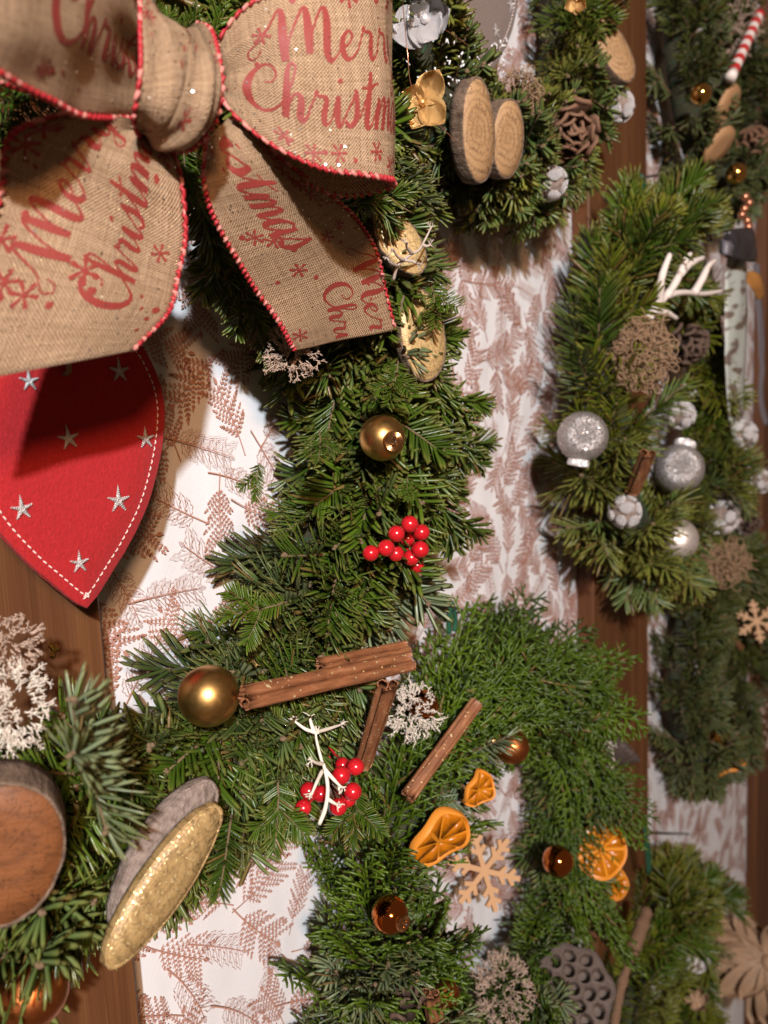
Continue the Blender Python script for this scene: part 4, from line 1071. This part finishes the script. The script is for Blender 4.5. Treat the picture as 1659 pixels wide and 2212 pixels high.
fibres('brown fibre tuft right of the silver pods on the silver wreath', 1545, 1075, .066, 36, 30, MOSSB, 4, 40, 1.7)

def twig(label, pts, rpx, mat, seed, frill=0.0, group='lichen twigs on the bow wreath'):
    P0 = at(*pts[0][0]); R_ = random.Random(seed); mb = MB()
    for br in pts:
        C = catmull([at(*q) for q in br], 5); n = len(C); r = m(rpx, C[0])
        mb.tube([c-P0 for c in C], [r*(1-.55*i/(n-1))*(1+.2*noise.noise(C[i]*400)) for i in range(n)], 7)
        if frill:
            t = toward(C[-1]); d = (C[-1]-C[-3]).normalized()
            for k in range(4): branching(mb, C[-1]-P0-d*.001, d+rv(.8), m(frill, C[-1]), r*.33, 2, R_, spread=.8, n=4)
    o = obj('lichen_twig', mb.mesh('lichen_twig', mat), None, Matrix.Translation(P0)); return tag(o, label, 'twig', group)
twig('forked white lichen twig in front of the lower red berries',
     [[(690, 1780, .104), (703, 1745, .106), (708, 1700, .106), (700, 1655, .104), (694, 1640, .102), (684, 1600, .100), (682, 1580, .098)],
      [(682, 1582, .098), (660, 1575, .096), (634, 1556, .092)], [(682, 1582, .098), (710, 1574, .096), (738, 1565, .094)], [(678, 1580, .098), (672, 1562, .096), (668, 1545, .094)],
      [(700, 1660, .104), (722, 1685, .108), (737, 1700, .110)], [(696, 1665, .104), (684, 1690, .108), (672, 1718, .110)], [(698, 1650, .103), (684, 1648, .106), (672, 1642, .108)],
      [(707, 1725, .106), (722, 1735, .110), (730, 1738, .112)]], 5.2, TWIGW, 3, 9)
twig('grey forked twig beside the pale slice at the edge of the bow tail',
     [[(850, 605, .086), (858, 575, .090), (872, 562, .092), (890, 548, .094), (905, 540, .096), (918, 518, .098), (932, 490, .100)], [(890, 548, .094), (880, 536, .096), (876, 522, .098)],
      [(872, 562, .092), (860, 556, .094), (850, 540, .096)], [(858, 575, .090), (846, 570, .094), (838, 560, .096)], [(872, 562, .092), (892, 565, .094), (903, 572, .096)], [(912, 528, .097), (922, 532, .099), (930, 528, .10)]], 4.2, TWIGG, 5, 8)
twig('white antler on the silver wreath', [[(1400, 690, .090), (1418, 662, .096), (1440, 640, .100), (1475, 632, .104), (1520, 635, .106), (1562, 628, .108)], [(1425, 655, .097), (1428, 605, .102), (1445, 555, .106), (1452, 548, .106)],
      [(1440, 640, .100), (1462, 605, .104), (1482, 560, .108), (1492, 548, .109)], [(1468, 592, .105), (1494, 568, .108), (1520, 556, .110)], [(1500, 632, .105), (1518, 600, .109), (1530, 575, .111), (1545, 562, .112)], [(1415, 668, .086), (1440, 676, .090), (1462, 688, .092)]], 10, ANTLER, 6, 0, 'antlers')
bpy.data.objects['lichen_twig.002'].name = 'antler'; bpy.data.objects['antler']['category'] = 'antler'; del bpy.data.objects['antler']['group']

# cones and pods
def scale_mesh(mat, kind):
    mb = MB(); V = []; F = []; nu, nv = 7, 5
    for i in range(nu):
        t = i/(nu-1)
        wd = (.18+.82*math.sin(PI*min(1, t*.62+.05)))*(1 if t < .85 else .80)*.50
        for j in range(nv):
            s = (j/(nv-1)-.5)*2
            V.append((t, s*wd, .16*(1-s*s)*math.sin(PI*t*.8)+.25*t*t+(.09 if i == nu-1 else 0)))
    for i in range(nu-1):
        for j in range(nv-1): F.append((i*nv+j, (i+1)*nv+j, (i+1)*nv+j+1, i*nv+j+1))
    b = len(V); V += [(x, y*.9, z-.16-.05*x) for x, y, z in V]; F += [tuple(b+q for q in f[::-1]) for f in F[:]]
    for i in range(nu-1): F += [(i*nv, b+i*nv, b+(i+1)*nv, (i+1)*nv), (i*nv+nv-1, (i+1)*nv+nv-1, b+(i+1)*nv+nv-1, b+i*nv+nv-1)]
    e = (nu-1)*nv
    for j in range(nv-1): F.append((e+j, b+e+j, b+e+j+1, e+j+1))
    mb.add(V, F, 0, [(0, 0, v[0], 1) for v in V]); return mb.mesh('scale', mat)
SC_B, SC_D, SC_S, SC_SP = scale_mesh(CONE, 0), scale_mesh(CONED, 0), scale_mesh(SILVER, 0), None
def pine_cone(label, px, py, h, rpx, axis, sm, core, n=46, name='pine_cone', cat='pine cone', seed=0):
    P = at(px, py, h); r = m(rpx, P); rr, uu, tt = local_axes(P); ax = (rr*axis[0]+uu*axis[1]+tt*axis[2]).normalized(); n = int(n*.60)
    root = thing(name, label, cat, TM(P, frame(ax)), 'pine cones'); R_ = random.Random(seed)
    c = MB(); c.sphere((0, 0, -r*.35), r*.30, 14, 10, sc3=(1, 1, 1.7)); part('core', c, core, root)
    for i in range(n):
        t = i/n; a = i*2.39996+R_.uniform(-.1, .1); z = r*(.30-.85*t); el = math.radians(70-62*t+R_.uniform(-8, 8))
        d = Vector((math.cos(a)*math.cos(el), math.sin(a)*math.cos(el), math.sin(el))); y = Vector((-math.sin(a), math.cos(a), 0)); zz = d.cross(y)
        s = r*(.44+.30*t)*R_.uniform(.9, 1.1)
        p = Vector((math.cos(a), math.sin(a), 0))*(r*(.10+.26*t))+Vector((0, 0, z))
        obj('scale', sm, root, Matrix.Translation(p) @ Matrix((d*s, y*s, zz*s)).transposed().to_4x4())
    return root
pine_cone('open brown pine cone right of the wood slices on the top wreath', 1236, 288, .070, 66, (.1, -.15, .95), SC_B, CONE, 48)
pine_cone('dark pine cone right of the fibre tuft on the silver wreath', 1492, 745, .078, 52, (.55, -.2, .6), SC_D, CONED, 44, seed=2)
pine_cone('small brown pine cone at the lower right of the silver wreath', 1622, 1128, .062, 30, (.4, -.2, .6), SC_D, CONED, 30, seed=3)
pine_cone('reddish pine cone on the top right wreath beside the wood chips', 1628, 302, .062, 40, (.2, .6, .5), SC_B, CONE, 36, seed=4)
pine_cone('dry brown seed pod at the bottom of the orange wreath', 878, 2160, .072, 52, (-.2, .75, .4), SC_D, CONED, 22, name='seed_pod', cat='seed pod', seed=5)
def pod_scale(mat):
    mb = MB(); V = [(0, 0, .30)]; F = []; k = 7
    for f, z in ((.55, .24), (.92, .12), (1.0, -.02), (.8, -.3)):
        for j in range(k): a = 2*PI*j/k; V.append((f*math.cos(a)*(1+.1*math.sin(3*a)), f*math.sin(a)*.78, z))
    F = [(0, 1+j, 1+(j+1) % k) for j in range(k)]
    for i in range(3):
        for j in range(k): F.append((1+i*k+j, 1+(i+1)*k+j, 1+(i+1)*k+(j+1) % k, 1+i*k+(j+1) % k))
    mb.add(V, F); return mb.mesh('scale', mat)
SC_P = pod_scale(SILVER)
def silver_pod(label, px, py, h, rpx, seed, n=13):
    P = at(px, py, h); r = m(rpx, P); R_ = random.Random(seed); root = thing('silver_pod', label, 'seed pod', TM(P, frame(toward(P)+rv(.4))), 'silver-painted seed pods')
    c = MB(); c.sphere((0, 0, 0), r*.80, 14, 10); part('core', c, BARKG, root)
    for i in range(n):
        z = 1-2*(i+.5)/n; a = i*2.39996+seed; q = math.sqrt(1-z*z); d = Vector((q*math.cos(a), q*math.sin(a), z)); s = r*.46*R_.uniform(.88, 1.12)
        fr = frame(d, rv(1)); obj('scale', SC_P, root, Matrix.Translation(d*r*.86) @ (fr*s).to_4x4())
    return root
for args in (('silver-painted pod at the lower right of the top wreath', 1190, 396, .068, 37, 1), ('silver-painted pod right of the pine cone on the top wreath', 1336, 231, .062, 35, 2),
             ('silver-painted pod left of the pearly ball, below the cinnamon piece', 1350, 1106, .084, 38, 3), ('silver-painted pod right of the pearly ball on the silver wreath', 1556, 1117, .082, 40, 4),
             ('silver-painted pod directly above the right glitter ball', 1470, 897, .082, 32, 5), ('silver-painted pod below the patterned ribbon tail', 1602, 940, .092, 34, 6),
             ('silver-painted pod at the right edge below the ribbon tail', 1640, 1040, .092, 28, 7), ('silver-painted pod on the wreath in the lower right corner', 1498, 2062, .070, 36, 8)): silver_pod(*args)

def petal(mat, L=1.0, W=.5, cup=.35, curl=.3, name='petal', seed=0):
    mb = MB(); V = []; F = []; nu, nv = 9, 7
    for i in range(nu):
        t = i/(nu-1); wd = W*math.sin(PI*min(.96, .06+t*.86))**.7
        for j in range(nv):
            s = (j/(nv-1)-.5)*2; V.append((L*t*(1-.1*abs(s)), wd*s, cup*(s*s*.6)*wd*2+curl*math.sin(PI*t*.9)*-.3+curl*t*t+.05*noise.noise((t*4, s*3, seed))))
    for i in range(nu-1):
        for j in range(nv-1): F.append((i*nv+j, (i+1)*nv+j, (i+1)*nv+j+1, i*nv+j+1))
    mb.add(V, F); return mb.mesh(name, mat)
def flower(name, label, cat, px, py, h, spx, pet, angs, axis=(0, 0, 1), lift=35, core=None, jig=.15, seed=0):
    P = at(px, py, h); s = m(spx, P); rr, uu, tt = local_axes(P); ax = (rr*axis[0]+uu*axis[1]+tt*axis[2]).normalized()
    fr = frame(ax, rr); root = thing(name, label, cat, TM(P, fr)); R_ = random.Random(seed)
    for k, dg in enumerate(angs):
        a = math.radians(dg); el = math.radians(lift+R_.uniform(-10, 10)); d = Vector((math.cos(a)*math.cos(el), math.sin(a)*math.cos(el), math.sin(el))); y = Vector((-math.sin(a), math.cos(a), 0)); z = d.cross(y); q = s*R_.uniform(1-jig, 1+jig)
        o = obj('petal', pet, root, Matrix((d*q, y*q, z*q)).transposed().to_4x4()); solid(o, .0005)
    if core is not None:
        c = MB(); c.sphere((0, 0, s*.05), s*.14, 10, 8); part('core', c, core, root)
    return root
PG = petal(GOLDP, 1, .44, .45, .25); PS = petal(SILVER, 1, .52, .35, .3, seed=2); PHK = petal(HUSK, 1, .20, .8, .45, seed=4)
flower('gold_pod', 'gold four-lobed seed pod left of the wood slices on the top wreath', 'seed pod', 912, 222, .084, 66, PG, (62, 160, 245, 318), (.1, .05, 1), 18, GOLDP, seed=1)
flower('gold_pod', 'gold seed pod cut off by the top edge above the slanting log slice', 'seed pod', 1245, 0, .070, 34, PG, (200, 280, 340, 80), (0, -.2, 1), 30, GOLDP, seed=2)
flower('silver_leaf_rosette', 'silver-painted leaf rosette in front of the grey felt heart', 'dried flower', 918, 40, .075, 70, PS, (20, 75, 140, 205, 262, 318), (-.1, -.1, 1), 25, SILVER, .25, seed=3)
flower('husk_flower', 'beige corn husk flower in the lower right corner', 'dried flower', 1665, 2080, .075, 125, PHK, (95, 112, 128, 145, 160, 172, 185, 200, 215, 232, 250, 268, 60, 290), (-.3, 0, 1), 15, HUSK, .2, seed=4)
flower('husk_flower', 'small beige wooden flower at the bottom edge left of the husk flower', 'dried flower', 1510, 2172, .070, 40, PHK, (30, 75, 120, 165, 215, 300), (0, .2, 1), 30, HUSK, seed=5)

def lotus(label, px, py, h, rpx, axis, seed):
    P = at(px, py, h); r = m(rpx, P); rr, uu, tt = local_axes(P); ax = (rr*axis[0]+uu*axis[1]+tt*axis[2]).normalized()
    root = thing('lotus_pod', label, 'seed pod', TM(P, frame(ax, uu)), 'dried lotus pods')
    holes = [(0, 0)]+[(.42*math.cos(a), .42*math.sin(a)) for a in [2*PI*k/6+.2 for k in range(6)]]+[(.78*math.cos(a), .78*math.sin(a)) for a in [2*PI*k/11 for k in range(11)]]
    mb = MB(); V = []; F = []; A, B = 132, 40
    for i in range(B+1):
        q = i/B
        for j in range(A):
            a = 2*PI*j/A; x, y = q*math.cos(a), q*math.sin(a); e = min(math.hypot(x-u, y-v)/(.165 if abs(u)+abs(v) < 1.3 else .15) for u, v in holes)
            z = -.45 if e < .82 else (-.45+.50*(e-.82)/.22 if e < 1.04 else .04*max(0, 1-(e-1.05)/.3))
            wv = 1+.05*math.sin(7*a)*q
            V.append((x*r*wv, y*r*wv, r*(z+.06*(1-q*q))))
    for i in range(B):
        for j in range(A): F.append((i*A+j, (i+1)*A+j, (i+1)*A+(j+1) % A, i*A+(j+1) % A))
    mb.add(V, F); part('seed_face', mb, LOTUSR, root)
    mb = MB(); prof = [(1.0, .0), (1.06, .02), (1.07, -.08), (.98, -.3), (.75, -.75), (.4, -1.15), (.16, -1.4), (.1, -1.7)]; V = []; F = []; A = 72
    for i, (q, z) in enumerate(prof):
        for j in range(A): a = 2*PI*j/A; g = 1+.05*math.sin(7*a)*(i < 3)+.035*math.sin(18*a)*(i > 1); V.append((q*r*g*math.cos(a), q*r*g*math.sin(a), z*r))
    for i in range(len(prof)-1):
        for j in range(A): F.append((i*A+j, (i+1)*A+j, (i+1)*A+(j+1) % A, i*A+(j+1) % A))
    mb.add(V, F); part('pod_shell', mb, LOTUS, root); return root
lotus('dark lotus pod showing its seed holes at the bottom of the orange wreath', 1240, 2135, .076, 80, (.10, .10, .9), 1)
lotus('dark lotus pod seen from its ribbed side on the right of the orange wreath', 1352, 1608, .062, 40, (.72, .62, .05), 2)

def snowflake(label, px, py, h, rpx, tilt, cat='snowflake'):
    P = at(px, py, h); r = m(rpx, P); rr, uu, tt = local_axes(P); ax = (Vector((0, -1, 0))*.45+tt*.75+rr*tilt[0]+uu*tilt[1]).normalized(); root_M = TM(P, frame(ax, (0, 0, 1)))
    mb = MB(); th = .0032; k = 0
    def bar(a, r0, r1, wd, ox=0, oy=0):
        nonlocal k; k += 1; c = Vector((math.cos(a), math.sin(a), 0)); Cc = Vector((ox, oy, 0))+c*((r0+r1)/2); mb.box(Cc, (r1-r0, wd, th+k*.000012), Matrix.Rotation(a, 3, 'Z'))
    for s in range(6):
        a = s*PI/3+.12; bar(a, .0, r, r*.13)
        for q, l in ((.42, .26), (.68, .24)):
            for sg in (-1, 1): bar(a+sg*.9, 0, r*l, r*.11, r*q*math.cos(a), r*q*math.sin(a))
    o = obj('wooden_snowflake', mb.mesh('wooden_snowflake', PLY, False), None, root_M); return tag(o, label, cat, 'wooden snowflakes')
snowflake('plywood snowflake hanging in the hole of the orange wreath', 1045, 1880, .034, 84, (.0, 0))
snowflake('plywood snowflake on the dark wreath at the right edge', 1634, 1342, .072, 46, (-.2, .1))

# ------------------------------------------------------------------ hooks, ribbons, small things
def hook(label, top, head, root_pt, hang):
    """a nail in the wall with a green wire loop over its head"""
    A, B = at(*head), at(*root_pt); o0 = A; root = thing('wire_hanger', label, 'hanger', o0, 'nails with green wire loops')
    nl = MB(); nl.tube([A-o0, B-o0], .0011, 8); d = (A-B).normalized(); nl.tube([A-o0, A-o0+d*.0012], .0026, 10); part('nail', nl, NAIL, root)
    w_ = MB(); T, H = at(*top), at(*hang); w_.tube(catmull([H-o0+Vector((.003, 0, 0)), (A+H)/2-o0+Vector((.004, 0, 0)), T-o0, (A+H)/2-o0-Vector((.003, 0, 0)), H-o0-Vector((.003, 0, 0))], 6), .0016, 7); part('wire_loop', w_, WIRE, root)
hook('green wire loop on a nail above the silver-ball wreath', (1385, 378, .050), (1388, 384, .048), (1488, 368, .0), (1392, 445, .046))
hook('green wire loop on a nail above the lower right wreath', (1392, 1785, .056), (1396, 1800, .054), (1490, 1802, .0), (1402, 1885, .046))
hook('green wire loop at the top of the orange wreath', (974, 1300, .045), (976, 1312, .043), (1000, 1318, .0), (976, 1365, .040))
gf = MB(); P = at(117, 1405, .0166); rn = random.Random(4)
for k in range(9): gf.sphere((rn.uniform(-.0016, .0016), rn.uniform(-.0004, 0), rn.uniform(-.003, .003)), rn.uniform(.0006, .0013), 6, 4, sc3=(1, .5, 1.2))
tag(obj('gold_leaf_fleck', gf.mesh('gold_leaf_fleck', GOLD_MIR, False), None, Matrix.Translation(P)), 'small crumpled gold fleck stuck to the left board', 'gold fleck')

SB0 = at(1595, 540, .085)
SBOW = thing('ribbon_bow', 'dark satin bow with a silver patterned tail on the silver wreath', 'bow', SB0)
def strip(name, rungs, mat, W):
    rb = Ribbon([(at(*a), at(*b), bu) for a, b, bu in rungs], W, nv=8, pl=0); o = obj(name, rb.mesh(name, mat, SB0), SBOW); solid(o, .0005)
strip('tail', [((1570, 545, .086), (1612, 540, .086), .002), ((1566, 600, .092), (1614, 590, .092), .003), ((1567, 700, .094), (1612, 690, .094), .003), ((1566, 800, .092), (1610, 800, .092), .002), ((1576, 900, .090), (1604, 895, .090), .002), ((1588, 985, .086), (1596, 980, .086), 0), ((1578, 1012, .086), (1582, 1014, .086), 0)], RIBS, .022)
strip('loop', [((1566, 556, .096), (1562, 500, .096), 0), ((1596, 562, .104), (1586, 494, .104), .003), ((1628, 567, .106), (1618, 492, .106), .003), ((1634, 560, .096), (1630, 500, .096), 0)], RIBD, .03)
strip('loop', [((1555, 548, .094), (1557, 515, .094), 0), ((1568, 552, .102), (1570, 520, .102), .003), ((1585, 556, .098), (1585, 520, .098), 0)], RIBG, .02)
strip('tail', [((1600, 590, .080), (1625, 585, .080), 0), ((1620, 620, .084), (1645, 600, .084), .002), ((1640, 650, .080), (1652, 640, .080), 0)], RIBO, .02)
strip('tail', [((1625, 570, .078), (1640, 570, .078), 0), ((1635, 680, .080), (1648, 680, .080), 0), ((1640, 780, .078), (1652, 785, .078), 0), ((1640, 860, .076), (1650, 865, .076), 0), ((1652, 920, .076), (1660, 915, .076), 0)], RIBG, .015)
# candy cane
A, B = at(1640, 30, .078), at(1578, 168, .078); cc0 = B; root = thing('candy_cane', 'red and white striped candy cane on the top right wreath', 'candy cane', cc0)
n = 14; r_ = m(11, A)
for k in range(n):
    a, b = B.lerp(A, k/n)-cc0, B.lerp(A, (k+1)/n)-cc0; q = MB(); q.tube([a, b], r_, 12, cap=(k in (0, n-1))); part('stripe', q, CANDYR if k % 2 else CANDYW, root)
# string of copper beads
for lab, pts in (('short string of copper beads above the dark bow', [(1610+8*math.sin(k*1.7), 425+13*k) for k in range(9)]),):
    P0 = at(1615, 425, .07); root = thing('bead_string', lab, 'beads', P0)
    for x, y in pts: q = MB(); P = at(x, y, .074); q.sphere(P-P0, m(9, P), 14, 10); part('bead', q, COPPER, root)
# jute-bound stem ends by the lower right wreath
def stick(label, pts, rpx, mat, name='dry_stem', cat='stem'):
    C = catmull([at(*q) for q in pts], 6); P0 = C[0]; mb = MB(); r = m(rpx, P0); N = len(C)
    mb.tube([c-P0 for c in C], [r*(1+.45*noise.noise(c*260)) for c in C], 9); o = obj(name, mb.mesh(name, mat), None, Matrix.Translation(P0)); tag(o, label, cat)
HUSKD = simple('dried_stem', (0.20, 0.115, 0.065), 0.9, nscale=600, var=0.5, bstr=1.0, bdist=0.002)
stick('upper brown dried stem left of the lower right wreath', [(1398, 1965, .060), (1385, 2005, .062), (1368, 2050, .062)], 14, HUSKD)
stick('lower brown dried stem running off the bottom edge', [(1372, 2055, .062), (1345, 2120, .060), (1325, 2230, .058)], 9, HUSKD)
# copper wires of the top wreath
for lab, pts in (('thin copper wire running down from the silver rosette', [(870, 10, .085), (880, 110, .088), (890, 190, .086), (930, 250, .084), (990, 310, .080)]), ('thin copper wire curving over the grey heart', [(955, 60, .070), (1000, 90, .074), (1020, 110, .070), (1030, 150, .066)])):
    stick(lab, pts, .9, COPPER, 'copper_wire', 'wire')
# frost sprayed on the needles
def frost(root, spots, seed):
    R_ = random.Random(seed); mb = MB(); o0 = root.location
    for (x, y, h, rx, ry, n) in spots:
        for k in range(n):
            a = R_.uniform(0, 2*PI); q = R_.random()**.5; P = at(x+rx*q*math.cos(a), y+ry*q*math.sin(a), h+R_.uniform(-.012, .006)); d = Vector((R_.uniform(-1, 1), R_.uniform(-.4, .4), R_.uniform(-1, 1))).normalized()*R_.uniform(.0005, .0018)
            mb.tube([P-d-o0, P+d-o0], R_.uniform(.0003, .0007), 4)
    o = obj('frost', mb.mesh('frost', FROST), root); o['kind'] = 'stuff'
frost(W_UP, [(960, 130, .070, 80, 55, 45), (1000, 200, .066, 40, 30, 20), (1085, 120, .05, 30, 50, 20)], 1)
frost(W_SI, [(1510, 490, .085, 60, 35, 110), (1450, 860, .078, 60, 40, 50)], 2)
# single twigs placed in front
for i, (a, b, rl) in enumerate([((190, 1640, .075), (165, 1650, .125), 0), ((500, 1760, .096), (475, 1950, .112), 0), ((760, 440, .085), (880, 425, .090), .3), ((690, 930, .09), (700, 1010, .10), 0), 
    ((860, 780, .095), (850, 890, .100), 0), ((620, 1300, .085), (480, 1345, .075), .2), ((940, 1060, .07), (995, 1190, .06), .2), ((930, 820, .062), (1010, 930, .056), .2), ((950, 920, .060), (1020, 1010, .054), -.2), ((890, 690, .07), (965, 790, .062), .2), ((930, 1010, .066), (1000, 1080, .06), 0), ((560, 1000, .085), (545, 1080, .085), 0), ((600, 1690, .10), (610, 1860, .105), 0), ((930, 610, .08), (960, 720, .095), 0), ((770, 1690, .07), (770, 1830, .08), 0), ((880, 1030, .095), (880, 1090, .098), 0)]):
    hero(W_MAIN, FT[i % 9] if i != 0 else FU[0], a, b, rl)

for i, (a, b) in enumerate([((400, 330, .055), (470, 600, .05), ), ((420, 330, .05), (540, 560, .045)), ((430, 360, .045), (440, 520, .04)), ((450, 480, .05), (520, 690, .045)), ((500, 560, .055), (560, 720, .05)), ((540, 620, .05), (600, 800, .05)),
    ((250, 200, .05), (60, 240, .05)), ((230, 230, .045), (90, 280, .045)), ((120, 190, .05), (-60, 230, .05)), ((100, 270, .045), (-60, 270, .04)), ((395, 300, .06), (400, 440, .06)), ((380, 120, .07), (420, 10, .075)), ((350, 110, .07), (330, -10, .07)), ((450, 100, .07), (500, -10, .07))]):  # first four on this line: added twigs that darken the gap under the loop
    hero(W_MAIN, FT[(i*2) % 9], a, b, .3*math.sin(i*5))
